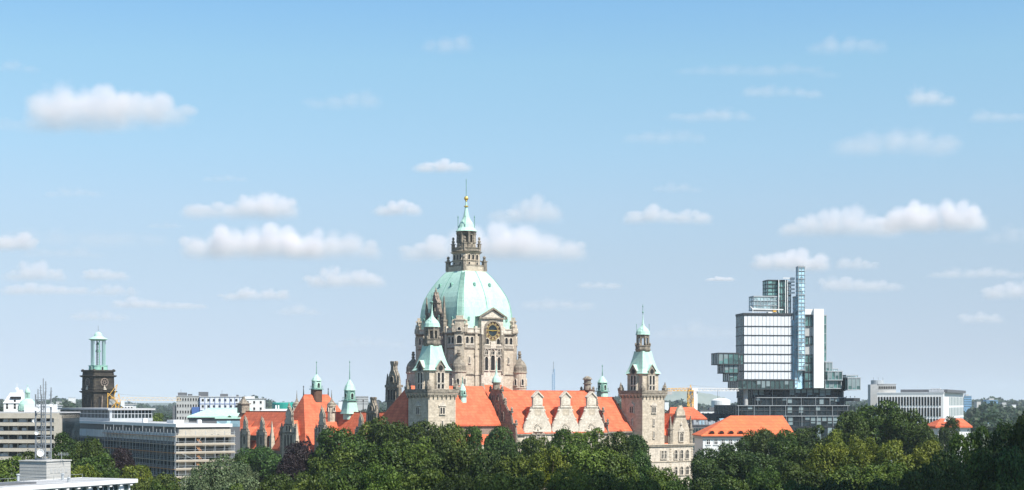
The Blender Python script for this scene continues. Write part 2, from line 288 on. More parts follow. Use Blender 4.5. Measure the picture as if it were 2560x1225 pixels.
# ------------------------------------------------------------------ the town hall
TH = Frame(1080, 544, 39)
hall = TH.thing('town_hall', 'huge sandstone town hall with a pale green copper dome, clock and orange tiled roofs', 'town hall')
DX, DY = 49.0, 45.0                                   # dome centre on the plan
def corner_tower(x, y, label):
    rnd = random.Random(3)
    t = MB().sq(0, 0, [(0, 5.75), (33.6, 5.75), (34.0, 6.0), (34.5, 6.35), (34.9, 6.45)]).build('corner_tower', 'sandstone', hall, (x, y, 0))
    if label: t['label'] = label
    b = MB()
    b.sq(0, 0, [(34.95, 6.5), (35.2, 6.5)])
    for sx in (-1, 1):
        b.box(sx * 6.42 - .2, sx * 6.42 + .2, -6.6, 6.6, 35.2, 36.35); b.box(-6.2, 6.2, sx * 6.42 - .2, sx * 6.42 + .2, 35.2, 36.35)
    for i in range(7):
        u = -5.4 + 1.8 * i
        for s in (-1, 1): b.cbox(u, s * 6.1, .28, .3, 33.5, 34.9); b.cbox(s * 6.1, u, .3, .28, 33.5, 34.9)
    b.build('parapet', 'carved_stone', t)
    b = MB().sq(0, 0, [(35.1, 4.15), (42.1, 4.15), (42.3, 4.45), (42.7, 4.45)])
    for s in (-1, 1): b.box(-1.9, 1.9, s * 4.75 if s < 0 else 4.1, -4.1 if s < 0 else 4.75, 35.1, 42.6); b.box(s * 4.75 if s < 0 else 4.1, -4.1 if s < 0 else 4.75, -1.9, 1.9, 35.1, 42.6)
    b.build('belfry', 'sandstone', t)
    b = MB(); r1 = [(42.72, 4.95), (43.1, 4.6), (44.4, 3.95), (46.2, 3.4), (48.4, 2.85), (50.2, 2.5), (51.2, 2.35)]
    b.sq(0, 0, r1); b.build('tower_roof', 'copper', t)
    for k in range(4):     # gable dormers with steep copper hoods, belfry lights, shaft window, carved beasts at the corners
        a = k * pi / 2; d = Vector((sin(a), -cos(a), 0)); e = Vector((cos(a), sin(a), 0))
        g = MB().prism([(-1.75, 0), (1.75, 0), (1.75, 1.4), (0, 3.5), (-1.75, 1.4)], -.02, 2.4)
        g.mi = 1; g.poly([(-2.0, -.35, 1.25), (0, -.35, 3.85), (0, 2.9, 3.85), (-2.0, 1.4, 1.25)]); g.poly([(2.0, -.35, 1.25), (2.0, 1.4, 1.25), (0, 2.9, 3.85), (0, -.35, 3.85)])
        g.mi = 0
        for s in (-1, 1): g.loft([[(s * 2.05, -.38, 1.05), (s * 2.05, -.05, 1.05), (s * 2.05, -.05, 1.3), (s * 2.05, -.38, 1.3)], [(0, -.38, 3.62), (0, -.05, 3.62), (0, -.05, 3.95), (0, -.38, 3.95)]])
        g.mi = 2; g.loft([[(.95 * cos(q * pi / 6), -.06 - .03 * w, 1.2 + .95 * sin(q * pi / 6)) for q in range(12)] for w in (0, 1)])
        g.build('gable', ['carved_stone', 'copper', 'dark_opening'], t, (d.x * 4.95, d.y * 4.95, 42.3), a)
        for s in (-1, 1) if k in (0, 3) else ():
            p = d * 4.77 + e * (s * .82)
            window(t, p.x, p.y, 38.5, 1.05, 3.5, a, mull=False); window(t, p.x, p.y, 36.5, 1.05, 1.5, a, arch=False, mull=False)
        p = d * 5.76
        for s in (-.55, .55) if k in (0, 3) else ():
            q = p + e * s; window(t, q.x, q.y, 28.0, .75, 2.1, a, arch=False, mull=False)
        h = MB().prism([(-1.6, 0), (1.6, 0), (1.6, .25), (0, 1.5), (-1.6, .25)], -.45, .05); h.build('window_pediment', 'pale_stone', t, (p.x, p.y, 30.6), a)
        for zz in (23.2, 18.5) if k in (0, 3) else (): window(t, p.x, p.y, zz, .45, 2.4, a, arch=False, mull=False)
        q = d * 5.9 + e * 5.9; m = MB(); m.cbox(q.x, q.y, .85, .85, 36.3, 37.3); m.lump((q.x, q.y, 37.3), .85, rnd, 1.2); m.lump((q.x - e.x * .8, q.y - e.y * .8, 37.2), .6, rnd, 1.)
        m.build('corner_statue', 'carved_stone', t)
    b = MB(); b.lathe(0, 0, [(51.0, 2.7), (51.6, 3.1), (52.0, 3.2)], 8, pi / 8); b.lathe(0, 0, [(52.0, 3.0), (53.1, 3.0), (53.2, 3.25), (53.4, 3.25), (53.45, 2.4)], 8, pi / 8)
    for i in range(8):
        a = 2 * pi * i / 8 + pi / 8; b.cbox(2.15 * cos(a), 2.15 * sin(a), .33, .33, 53.4, 57.0); b.ball((2.95 * cos(a), 2.95 * sin(a), 53.9), .34, 6, 1.6)
    b.lathe(0, 0, [(56.2, 2.45), (57.2, 2.5), (57.25, 2.8), (57.45, 2.8)], 8, pi / 8)
    b.build('lantern', 'carved_stone', t)
    MB().lathe(0, 0, [(57.46, 2.85), (57.9, 2.72), (58.7, 2.6), (59.5, 2.1), (60.2, 1.35), (60.8, .8), (61.6, .45), (63, .22), (65, .12)], 12).build('cap', 'copper', t)
    s = MB().bar((0, 0, 64.6), (0, 0, 69), .1); s.ball((0, 0, 66), .36); s.ball((0, 0, 68.2), .25)
    for i in range(4):
        a = pi / 4 + i * pi / 2; s.bar((2.4 * cos(a), 2.4 * sin(a), 57.5), (2.4 * cos(a), 2.4 * sin(a), 61.3), .07); s.ball((2.4 * cos(a), 2.4 * sin(a), 61.3), .2, 6)
    s.build('spire', 'dark_copper', t)
    return t
tower1 = corner_tower(0, 0, 'square corner tower left of the clock with shaded left face')
tower2 = copy_tree(tower1, hall); tower2.location = (98.8, 0, 0); tower2['label'] = 'square corner tower standing free to the right of the tiled roof'

def great_drum():
    A = 14.0; rnd = random.Random(9)
    d = MB().sq(0, 0, [(18, A), (57.3, A)], .13).build('drum', 'sandstone', hall, (DX, DY, 0))
    b = MB()
    for z, p, h in ((42.0, .35, .4), (51.7, .35, .35), (57.2, .75, .55), (56.9, .4, .3), (53.5, .2, .2)): b.sq(0, 0, [(z, A + p * .4), (z + h * .3, A + p), (z + h, A + p), (z + h + .1, A + p * .3)], .13)
    b.build('cornice', 'carved_stone', d)
    b = MB().sq(0, 0, [(57.8, A + .3), (59.2, A + .3), (59.25, A + .55), (59.55, A + .55)], .13)
    for k in range(4):
        a = k * pi / 2; e = Vector((cos(a), sin(a))); n = Vector((sin(a), -cos(a)))
        for u in (-11.3, -6.6, 6.6, 11.3): q = e * u + n * (A + .35); b.cbox(q.x, q.y, .5, .5, 57.8, 60.2)
    b.build('parapet', 'pale_stone', d)
    for k in range(4):
        a = k * pi / 2; e = Vector((cos(a), sin(a))); n = Vector((sin(a), -cos(a)))
        def P(u, out=0.): q = e * u + n * (A + out); return q.x, q.y
        for u in (-10.4, -8.2, 8.2, 10.4) if k in (0, 3) else ():
            x, y = P(u, .02); window(d, x, y, 53.75, 1.35, 2.5, a, mull=False)
        for u0, u1 in ((-11.4, -7.2), (7.2, 11.4)):
            m = MB(); balusters(m, u0, u1, -.25, 52.2, 53.4, .6); x, y = P(0, 0); m.build('balustrade', 'pale_stone', d, (x, y, 0), a)
        m = MB()
        for u in (-6.3, 6.3): m.box(u - .55, u + .55, -.55, .05, 18, 57.2); m.box(u - .8, u + .8, -.8, .05, 49.2, 50.2); m.box(u - .75, u + .75, -.75, .05, 42, 42.9)
        m.build('buttress', 'sandstone', d, (*P(0), 0), a)
        for u in (-9.3, 9.3) if k in (0, 3) else ():
            x, y = P(u, .02); window(d, x, y, 46.5, .5, 2.2, a, mull=False, arch=False)
    # corner piers with a light and a gable each; round stair turrets at their feet
    for i, (sx, sy) in enumerate(((-1, -1), (1, -1), (-1, 1), (1, 1))):
        q = Vector((sx, sy)) * (A - 1.1); a = math.atan2(sy, sx) + pi / 2
        p = MB().box(-1.75, 1.75, -1.0, 1.2, 20, 57.9).prism([(-2.3, 57.9), (2.3, 57.9), (2.3, 58.3), (0, 61.4), (-2.3, 58.3)], -1.25, 1.2)
        p.box(-1.7, 1.7, -.6, 1.6, 58.2, 62.2); p.box(-1.95, 1.95, -.85, 1.7, 62.2, 62.8); p.box(-1.3, 1.3, -.4, 1.4, 62.8, 64.0)
        for s in (-2.5, 2.5): p.lathe(s, 0, [(57.9, .55), (60.2, .55), (60.3, .8), (60.6, .8), (61.2, .4), (62.2, .45), (62.6, .1)], 6)
        pr = p.build('corner_pier', 'sandstone', d, (q.x, q.y, 0), a)
        dd = Vector((sx, sy)).normalized(); w = q + dd * 1.02
        window(d, w.x, w.y, 53.7, 1.9, 2.9, a, mull=False); w = q + dd * 1.27; window(d, w.x, w.y, 58.5, 1.2, 1.1, a, mull=False)
        q = Vector((sx, sy)) * (A + .45)
        t = MB().lathe(0, 0, [(14, 2.55), (36.8, 2.55), (37.2, 2.75), (37.5, 2.75), (37.6, 2.55), (42.6, 2.55), (43.1, 2.9), (43.5, 2.9)], 16)
        t.mi = 1; t.lathe(0, 0, [(43.5, 2.75), (45.2, 2.7), (46.4, 2.3), (47.4, 1.6), (48.1, .8), (48.9, .5), (49.2, .9), (49.4, .35), (50.0, .75), (50.6, .5), (51.2, .55), (51.3, .08)], 16)
        tt = t.build('stair_turret', ['sandstone', 'carved_stone'], d, (q.x, q.y, 0))
        for j in range(6) if i != 3 else ():
            aa = 2 * pi * j / 6 + a; window(d, q.x + 2.52 * sin(aa), q.y - 2.52 * cos(aa), 38.4, .85, 2.2, aa, mull=False)
    # clock bay on the sunny face
    yb = -A - 1.2; bx = .7
    b = MB().box(-5.2, 5.2, yb, -8, 18, 63.6); b.mi = 1
    b.box(-5.6, 5.6, yb - .3, yb + 1, 63.2, 63.6)
    for u in (-4.7, 4.7): b.box(u - .5, u + .5, yb - .4, yb + .02, 42.5, 57.2)
    for s in (-1, 1): b.loft([[(s * 6.6, yb - .8, 63.3), (s * 6.6, yb - .25, 63.3), (s * 6.6, yb - .25, 63.9), (s * 6.6, yb - .8, 63.9)], [(0, yb - .8, 66.7), (0, yb - .25, 66.7), (0, yb - .25, 67.4), (0, yb - .8, 67.4)]])
    b.box(-6.6, 6.6, yb - .75, yb + .3, 63.0, 63.5)
    b.mi = 0; b.prism([(-5.9, 63.5), (5.9, 63.5), (0, 66.6)], yb, yb + .6)
    b.mi = 2; b.poly([(-6.6, yb - .24, 63.9), (0, yb - .24, 67.38), (0, -3, 67.38), (-6.6, -3, 63.9)]); b.poly([(6.6, yb - .24, 63.9), (6.6, -3, 63.9), (0, -3, 67.38), (0, yb - .24, 67.38)])
    b.mi = 1
    for rr, pr in ((4.15, .35), (3.75, .6)):       # archivolt round the clock
        k = 16; ou = [(rr * cos(pi * i / k), 58.6 + rr * sin(pi * i / k)) for i in range(k + 1)]; inn = [((rr - .35) * cos(pi * i / k), 58.6 + (rr - .35) * sin(pi * i / k)) for i in range(k + 1)]
        ou = [(rr, 54)] + ou + [(-rr, 54)]; inn = [(rr - .35, 54)] + inn + [(-rr + .35, 54)]
        for i in range(len(ou) - 1): b.loft([[(x, y, z) for (x, z) in (ou[i], ou[i + 1], inn[i + 1], inn[i])] for y in (yb - pr, yb + .02)])
    cb = b.build('clock_bay', ['pale_stone', 'carved_stone', 'copper'], d, (bx, 0, 0))
    for u, w, h, z in ((-3.0, 1.55, 5.0, 43.9), (0, 1.9, 5.6, 43.9), (3.0, 1.55, 5.0, 43.9)): window(d, bx + u, yb - .02, z, w, h, 0, mull=False)
    for u, w in ((-3.0, 1.4), (0, 1.6), (3.0, 1.4)):
        window(d, bx + u, yb - .02, 49.7, w, 2.0, 0, mull=True)
    for u in (-2.6, 2.6): window(d, bx + u, yb - .02, 53.6, 1.5, 2.1, 0, mull=False)
    m = MB(); balusters(m, -4.2, 4.2, -.3, 51.9, 53.3, .6); m.box(-1.2, 1.2, -.6, 0, 52, 54.6); m.build('balustrade', 'pale_stone', d, (bx, yb, 0))
    # the tall scrolled gable with obelisks on the shaded face
    pr = [(5.2, 0), (5.2, 2.0), (4.5, 3.4), (3.7, 5.0), (3.5, 6.8), (2.7, 7.6), (2.1, 9.2), (2.0, 11.0), (2.3, 11.3), (1.2, 12.4), (.8, 13.2), (.85, 13.8), (.35, 14.3), (.3, 15.2)]
    poly = pr + [(-x, z) for x, z in reversed(pr)]
    g = MB().box(-5.2, 5.2, yb, -8, 18, 58); g.prism([(x, 58 + z) for x, z in poly], yb + .05, yb + 1.9); g.mi = 1
    for x, z in pr[3:]:
        for s in (-1, 1): g.lump((s * x, yb + .9, 58 + z - .3), .42, rnd, 1.1)
    g.lump((0, yb + .9, 73), .65, rnd, 1.5); g.box(-5.6, 5.6, yb - .4, yb + .6, 57.6, 58.3); g.box(-4.1, 4.1, yb - .3, yb + .4, 65.1, 65.6); g.box(-2.4, 2.4, yb - .3, yb + .4, 69.1, 69.5)
    for s in (-1, 1):
        g.cbox(s * 5.5, yb + .6, .8, .8, 57.9, 62.0); g.sq(s * 5.5, yb + .6, [(62, .95), (62.6, .95), (62.7, .62), (71.5, .12)]); g.ball((s * 5.5, yb + .6, 64), .75, 8)
    g.mi = 2; g.box(-3.8, 3.8, yb + 1.9, -2, 58, 64.5)
    g.build('shaded_gable', ['brown_and_shaded_stone', 'carved_stone', 'copper'], d, (0, 0, 0), LEFT)  # brown body colour carries the shade of this face
    for (u, z, w, h) in ((-1.9, 60, 1.3, 4), (1.9, 60, 1.3, 4), (0, 66.3, 1.3, 2.3), (-2.8, 44, 1.5, 5), (0, 44, 1.8, 5.6), (2.8, 44, 1.5, 5), (-2, 53.6, 1.3, 2.4), (2, 53.6, 1.3, 2.4)): window(d, yb - .02, -u, z, w, h, LEFT, mull=False, trim='carved_stone')
    # clock
    c = MB(); k = 40
    c.loft([[(3.42 * cos(2 * pi * i / k), y, 3.42 * sin(2 * pi * i / k)) for i in range(k)] for y in (-.16, .02)])
    ck = c.build('clock', 'brown_wood', hall, (DX + bx, DY + yb, 58.7)); ck.scale = (1.06, 1, 1.06)
    for r0, r1 in ((2.02, 2.2), (3.3, 3.5)):
        c = MB()
        for i in range(k): c.loft([[(r * cos(2 * pi * j / k), y, r * sin(2 * pi * j / k)) for r, j in ((r0, i), (r1, i), (r1, i + 1), (r0, i + 1))] for y in (-.3, -.15)])
        c.build('rim', 'old_gold', ck)
    c = MB().loft([[(1.95 * cos(2 * pi * i / k), y, 1.95 * sin(2 * pi * i / k)) for i in range(k)] for y in (-.2, -.14)]); c.build('dial', 'dark_glass', ck)
    for i in range(12):
        a = 2 * pi * i / 12; u = Vector((sin(a), 0, cos(a))); v = Vector((cos(a), 0, -sin(a))); m = MB()
        m.loft([[u * r + v * s + Vector((0, y, 0)) for r, s in ((2.4, -.3), (2.4, .3), (3.15, .36), (3.15, -.36))] for y in (-.27, -.15)]); m.build('numeral', 'old_gold', ck)
    for a, l, w in ((R(272), 2.9, .16), (R(88), 1.9, .22)):
        u = Vector((sin(a), 0, cos(a))); v = Vector((cos(a), 0, -sin(a)))
        MB().loft([[u * r + v * s + Vector((0, y, 0)) for r, s in ((-.6, -w), (-.6, w), (l, w * .35), (l, -w * .35))] for y in (-.42, -.34)]).build('hand', 'gold', ck)
    # dome
    prof = [(59.3, 17.5), (62, 17.55), (64.8, 17.4), (67.2, 17.05), (69.4, 16.45), (71.3, 15.7), (73, 14.75), (74.7, 13.6), (76.2, 12.5), (77.6, 11.4), (78.8, 10.35), (80, 9.2), (81, 8.1), (81.7, 7.3)]
    def octo(z, r):
        ap = r * .755; c = r * sqrt(2) - ap
        return [(-c, -ap, z), (c, -ap, z), (ap, -c, z), (ap, c, z), (c, ap, z), (-c, ap, z), (-ap, c, z), (-ap, -c, z)]
    dm = MB().loft([octo(z, r) for z, r in prof]).build('dome', 'copper', hall, (DX, DY, 0))
    m = MB()      # standing seams: ribs at the arrises and the middle of each face, a ladder strip on the front corner
    for k in range(4):
        a = k * pi / 2; e = Vector((cos(a), sin(a), 0)); n = Vector((sin(a), -cos(a), 0))
        for s in (-1, 0, 1):
            m = MB()
            for i in range(len(prof) - 1):
                (z0, r0), (z1, r1) = prof[i], prof[i + 1]
                if not s: m.bar(n * (r0 * .755 + .05) + Vector((0, 0, z0)), n * (r1 * .755 + .05) + Vector((0, 0, z1)), .13); continue
                q0 = n * r0 * .755 + e * s * (r0 * sqrt(2) - r0 * .755); q1 = n * r1 * .755 + e * s * (r1 * sqrt(2) - r1 * .755)
                m.bar(q0 + Vector((0, 0, z0)), q1 + Vector((0, 0, z1)), .12)
            m.build('seam', 'dark_copper', dm)
    m = MB(); dg = Vector((-1, -1, 0)).normalized(); sd = Vector((1, -1, 0)).normalized()
    for i in range(len(prof) - 2):
        (z0, r0), (z1, r1) = prof[i], prof[i + 1]; n = 5
        for j in range(n):
            f = j / n; z = z0 + (z1 - z0) * f; r = r0 + (r1 - r0) * f + .18; m.bar(dg * r - sd * .8 + Vector((0, 0, z)), dg * r + sd * .8 + Vector((0, 0, z)), .06)
    m.build('ladder', 'dark_copper', dm)
    for k in range(4):
        a = k * pi / 2; e = Vector((cos(a), sin(a), 0)); n = Vector((sin(a), -cos(a), 0))
        for u, z, r in ((-3.6, 75.6, 12.9), (3.6, 75.6, 12.9), (-4.2, 62.5, 17.5), (4.2, 62.5, 17.5), (-9, 62.5, 17.5), (9, 62.5, 17.5)):
            p = n * (r * .755 - .35) + e * u
            MB().prism([(-.45, 0), (.45, 0), (.45, .8), (0, 1.3), (-.45, .8)], -.75, .8).build('dome_vent', 'dark_copper', dm, (p.x, p.y, z), a)
    # stone lantern over the dome
    L = MB().sq(0, 0, [(81.3, 5.75), (81.7, 5.75), (81.75, 5.45), (83.4, 5.45)], .1)
    L.sq(0, 0, [(83.35, 4.1), (88.2, 3.95), (88.6, 4.4), (89.0, 4.75)], .18)
    ln = L.build('lantern', 'sandstone', hall, (DX, DY, 0))
    m = MB()
    for s in (-1, 1):
        m.box(-5.2, 5.2, s * 5.35 - .16, s * 5.35 + .16, 83.4, 84.0); m.box(s * 5.35 - .16, s * 5.35 + .16, -5.2, 5.2, 83.4, 84.0)
        for r in (-1, 1):
            x, y = s * 4.9, r * 4.9; m.sq(x, y, [(81.8, .75), (85.2, .7), (85.25, .95), (85.6, .95), (85.65, .45), (86.3, .4)]); m.ball((x, y, 86.9), .62)
            m.bar((x, y, 84.8), (s * 3.3, r * 3.3, 86.0), .3)
    m.lathe(0, 0, [(89.0, 5.2), (89.3, 5.45), (89.4, 5.25), (90.3, 5.25), (90.35, 5.45), (90.6, 5.45), (90.65, 4.8)], 24)
    for i in range(8):
        a = pi / 4 * i + pi / 4
        if i % 2 == 0: x, y = 5.0 * cos(a), 5.0 * sin(a); m.sq(x, y, [(89.3, .5), (91.9, .5), (91.95, .7), (92.2, .7)]); m.lathe(x, y, [(92.2, .3), (92.7, .55), (93.2, .6), (93.6, .25), (94.0, .5), (94.6, .4), (94.8, .1)], 8)
    m.build('balcony', 'carved_stone', ln)
    for k in range(4):
        a = k * pi / 2; n = Vector((sin(a), -cos(a), 0)); e = Vector((cos(a), sin(a), 0))
        if k not in (0, 3): continue
        for u in (-1.9, 0, 1.9): p = n * 4.02 + e * u; window(ln, p.x, p.y, 86.0, 1.0, 2.0, a, mull=False, trim='sandstone')
        for u in (-1.9, 1.9): p = n * 4.08 + e * u; window(ln, p.x, p.y, 83.7, .8, 1.3, a, arch=False, mull=False, trim='sandstone')
    m = MB().lathe(0, 0, [(90.5, 3.5), (92.2, 3.4), (92.3, 3.65), (92.6, 3.65)], 8, pi / 8)
    for i in range(8):
        a = 2 * pi * i / 8 + pi / 8; m.cbox(2.85 * cos(a), 2.85 * sin(a), .55, .55, 92.6, 96.4); m.sq(3.35 * cos(a), 3.35 * sin(a), [(92.6, .4), (95.4, .3), (96.3, .5)])
    m.lathe(0, 0, [(95.5, 3.3), (96.4, 3.5), (96.5, 3.95), (96.9, 4.0)], 8, pi / 8); m.lathe(0, 0, [(92.5, .45), (95.6, .45)], 6)
    m.build('upper_lantern', 'carved_stone', ln)
    for i in range(8):
        a = 2 * pi * i / 8; window(ln, 3.3 * sin(a), -3.3 * cos(a), 90.8, .7, 1.2, a, mull=False, trim='sandstone')
    MB().lathe(0, 0, [(96.92, 4.1), (97.3, 3.85), (98.3, 3.15), (99.4, 2.85), (100.4, 2.4), (101.6, 1.6), (103, 1.08), (105, .68), (106.4, .42), (108.6, .25)], 16).build('cap', 'copper', ln)
    m = MB().lathe(0, 0, [(106.2, .35), (106.4, .85), (106.7, .85), (106.9, .35)], 10); m.ball((0, 0, 109.6), .85, 12); m.lathe(0, 0, [(108.3, .3), (108.7, .4), (108.9, .3)], 8); m.build('ball_finial', 'gold', ln)
    m = MB().bar((0, 0, 110.3), (0, 0, 117), .12)
    for i in range(4):
        a = pi / 4 + i * pi / 2; x, y = 3.15 * cos(a), 3.15 * sin(a); m.bar((x, y, 96.8), (x, y, 103.0), .13); m.ball((x, y, 102.4), .28, 6); m.ball((x, y, 101.4), .2, 6)
    m.build('spike', 'dark_copper', ln)
great_drum()

def saddle(parent, name, x0, x1, y0, y1, ze, zr, yr=None, mat='roof_tile', rz=0., loc=(0, 0, 0)):
    yr = (y0 + y1) / 2 if yr is None else yr
    b = MB().loft([[(x, y0, ze), (x, yr, zr), (x, y1, ze), (x, y1, ze - .5), (x, y0, ze - .5)] for x in (x0, x1)])
    b.bar((x0, yr, zr + .05), (x1, yr, zr + .05), .16)
    o = b.build(name, mat, parent, loc, rz); MB().box(x0, x1, y0 - .35, y0 - .02, ze - .75, ze - .3).build('gutter', 'carved_stone', o); return o
def scroll_gable(prof, thick, ball=.5, rnd=None):
    """baroque gable: half profile of (half width, height), solid, with small finials at the steps"""
    b = MB().prism(prof + [(-x, z) for x, z in reversed(prof)], 0, thick)
    b.mi = 1
    for i in range(len(prof) - 1):    # coping along the scroll
        (x0, z0), (x1, z1) = prof[i], prof[i + 1]
        for s in (-1, 1): b.bar((s * x0, thick / 2, z0 + .1), (s * x1, thick / 2, z1 + .1), thick * .34)
    return b
def front_range():
    rnd = random.Random(21)
    w = MB().box(35.7, 80, -1.2, 21.2, 0, 20.9).box(5.4, 35.7, 2.0, 28, 0, 17).box(80, 93.2, 0, 22, 0, 21).box(36.5, 64, 14, 32, 18, 29.8)
    w.build('wall', 'sandstone', hall)
    saddle(hall, 'main_roof', 35.9, 79.8, -1.6, 21.6, 21.0, 36.1)
    saddle(hall, 'left_roof', 5.4, 35.6, 1.6, 28.4, 13.5, 31.0)
    saddle(hall, 'right_roof', 80.2, 93.1, -.6, 20.6, 21.3, 33.8)
    m = MB(); hip(m, 36.5, 64, 14, 31.5, 29.8, 43.7, 52.5, 28, 38.4); m.build('crossing_roof', 'roof_tile', hall)
    m = MB().bar((43.5, 27.6, 38.6), (39.6, 21.5, 34.4), .55); m.bar((39.6, 21.5, 34.4), (37.2, 16.5, 31), .55); m.ball((37.3, 16.6, 31.8), .8); m.build('verge_coping', 'carved_stone', hall)
    # great gable ends of the front range, left one shaded, with a copper onion on top
    prof = [(11.6, 0), (11.6, 21.0), (11.1, 23.4), (9.6, 24.2), (9.0, 26.4), (8.5, 27.8), (6.9, 29.2), (5.4, 31.0), (4.4, 32.3), (3.9, 34.3), (3.0, 35.4), (2.1, 36.4), (1.6, 37.3)]
    for x, tilt in ((35.45, LEFT), (80.0, -LEFT)):
        g = scroll_gable(prof, .75)
        for xx, zz in ((11.3, 23.6), (8.8, 28), (5.2, 31.4), (3.4, 35.6)):
            for s in (-1, 1): g.lathe(s * xx, .4, [(zz, .6), (zz + .7, .6), (zz + .8, .85), (zz + 1.0, .4), (zz + 1.7, .55), (zz + 2.3, .1)], 7)
        for zz, hw in ((31.1, 5.6), (24.1, 9.8), (36.3, 2.4)): g.box(-hw, hw, -.35, .9, zz, zz + .45)
        for u in (-2.6, 0, 2.6): g.box(u - .3, u + .3, -.3, .02, 24.6, 31)
        g.lathe(0, .4, [(36.5, 1.5), (38.6, 1.3), (38.7, 1.7), (39.1, 1.7)], 10)
        if x < 50: g.mi = 2; g.lathe(0, .4, [(39.1, 1.75), (39.7, 1.65), (40.6, 1.35), (41.4, .75), (42.2, .45), (44, .22), (46.8, .1)], 10)
        else: g.lathe(0, .4, [(39.1, 1.3), (40.4, 1.4), (40.5, 1.9), (40.8, 1.8), (41.5, .9), (41.8, .15)], 10)
        gb = g.build('gable', ['brown_and_shaded_stone', 'carved_stone', 'copper'], hall, (x, 10, 0), tilt)  # brown body has the left end's shade put into its colour
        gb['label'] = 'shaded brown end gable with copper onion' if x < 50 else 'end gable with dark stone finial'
        for u, z, ww, h in ((-1.3, 32.8, .9, 1.7), (1.3, 32.8, .9, 1.7), (-4.2, 25.2, 1.2, 3.2), (-1.4, 25.2, 1.2, 3.6), (1.4, 25.2, 1.2, 3.6), (4.2, 25.2, 1.2, 3.2)):
            window(gb, u, -.02, z, ww, h, trim='brown_and_shaded_stone')
    # three pale gables over the sunny front, each with a tiled saddle behind
    pr = [(6.2, 12), (6.2, 21.5), (5.9, 23.4), (5.0, 25.0), (4.3, 26.2), (3.5, 27.6), (3.0, 28.8), (2.6, 30.0), (2.2, 30.2), (2.2, 33.2)]
    for i, x in enumerate((45.7, 58.9, 71.5)):
        g = MB().prism(pr + [(-a, z) for a, z in reversed(pr)], 0, .9); g.mi = 1
        g.prism([(-2.35, 33.2), (2.35, 33.2), (2.35, 33.6), (0, 35.5), (-2.35, 33.6)], .1, .8); g.box(-2.75, 2.75, -.3, 1.1, 30.0, 30.5); g.box(-1.9, 1.9, -.2, .02, 30.9, 32.9)
        for j in range(1, 7):
            (a0, z0), (a1, z1) = pr[j], pr[j + 1]
            for s in (-1, 1): g.bar((s * a0, .45, z0 + .1), (s * a1, .45, z1 + .1), .42)
        for s in (-1, 1):
            g.loft([[(s * 2.5, y, 33.4), (s * 2.5, y, 33.9), (0, y, 36.0), (0, y, 35.4)] for y in (-.35, 1.1)])
            for a, z in ((4.9, 25.4), (3.3, 28.6)): g.ball((s * a, .3, z + .4), .45, 6)
        for j in range(9):    # carved sunburst and balcony above the window
            a = pi * j / 8; g.bar((1.0 * cos(a), -.12, 22.6 + 1.0 * sin(a)), (1.9 * cos(a), -.12, 22.6 + 1.9 * sin(a)), .16)
        g.box(-2.2, 2.2, -.7, .02, 21.3, 21.6); g.lump((0, -.3, 22.0), .5, rnd, 1.); g.mi = 2; g.prism([(-1.5, 27.2), (1.5, 27.2), (1.5, 29.6), (-1.5, 29.6)], -.06, .02)
        gb = g.build('front_gable', ['pale_stone', 'pale_stone', 'sandstone'], hall, (x, -1.5, 0))
        for u in (-2.4, 0, 2.4): window(gb, u, -.02, 17.6, 1.3, 3.2)
        m = MB().loft([[(-4.6, y0, 23.4), (0, y1, 30.3), (4.6, y0, 23.4)] for y0, y1 in ((-.55, -.55), (.2, 5.9))], True, True); m.build('dormer_roof', 'roof_tile', hall, (x, 0, 0))
    for x in (40, 52.3, 65.2, 76.5): window(hall, x, -1.22, 15.6, 1.5, 3.4)
    # copper ridge turrets
    def ridge_turret(x, y, z0, hw, h1, h2, h3, h4, stem, label, z_balc=None):
        b = MB().sq(0, 0, [(z0 - 2.5, hw * 1.02), (h1, hw)], .29); t = b.build('ridge_turret', stem, hall, (x, y, 0)); t['label'] = label
        m = MB(); m.sq(0, 0, [(h1, hw * 1.3), (h1 + .25, hw * 1.3)], .29)
        for k in range(8):
            a = 2 * pi * k / 8 + pi / 8; r = hw * 1.38; m.bar((r * cos(a), r * sin(a), h1 + .2), (r * cos(a), r * sin(a), h1 + 1.5), .06); a2 = a + pi / 4; m.bar((r * cos(a), r * sin(a), h1 + 1.3), (r * cos(a2), r * sin(a2), h1 + 1.3), .06)
        m.build('balcony', 'dark_copper', t)
        m = MB().sq(0, 0, [(h1 + .25, hw * .85), (h2, hw * .85)], .29); m.build('body', 'copper' if stem != 'copper' else 'dark_copper', t)
        for k in range(4): a = k * pi / 2; window(t, hw * .86 * sin(a), -hw * .86 * cos(a), h1 + .7, hw * .6, (h2 - h1) * .55, a, trim='copper', proud=.12, mull=False)
        MB().lathe(0, 0, [(h2, hw * 1.15), (h2 + .15, hw * 1.15), (h2 + (h3 - h2) * .45, hw * .85), (h2 + (h3 - h2) * .8, hw * .4), (h3, .2)], 8, pi / 8).build('cap', 'copper', t)
        m = MB().lathe(0, 0, [(h3 - .3, .25), (h4, .06)], 6); m.ball((0, 0, h4 - .6), .28, 6); m.ball((0, 0, h3 + (h4 - h3) * .5), .2, 6); m.build('spike', 'dark_copper', t)
        return t
    ridge_turret(22.6, 12.6, 30.5, 1.15, 34.0, 36.0, 38.6, 41.0, 'copper', 'slim copper turret on the low roof beside the left corner tower')
    ridge_turret(89, 12, 32.5, 1.75, 35.9, 39.3, 41.9, 46.3, 'copper', 'copper turret on the roof left of the free corner tower')
    ridge_turret(7.2, 85, 32.5, 1.75, 36.8, 40.1, 42.6, 47.8, 'brown_wood', 'copper turret on a brown timber stem astride the steep hipped roof')
    t = ridge_turret(7.3, 62, 28.0, 1.95, 32.4, 36.3, 40.4, 47.5, 'copper', 'stout copper turret with dark belfry on the long ridge')
    MB().sq(0, 0, [(27.6, 2.75), (29.5, 2.35), (32.35, 2.0)], .2).build('skirt', 'copper', t)
front_range()

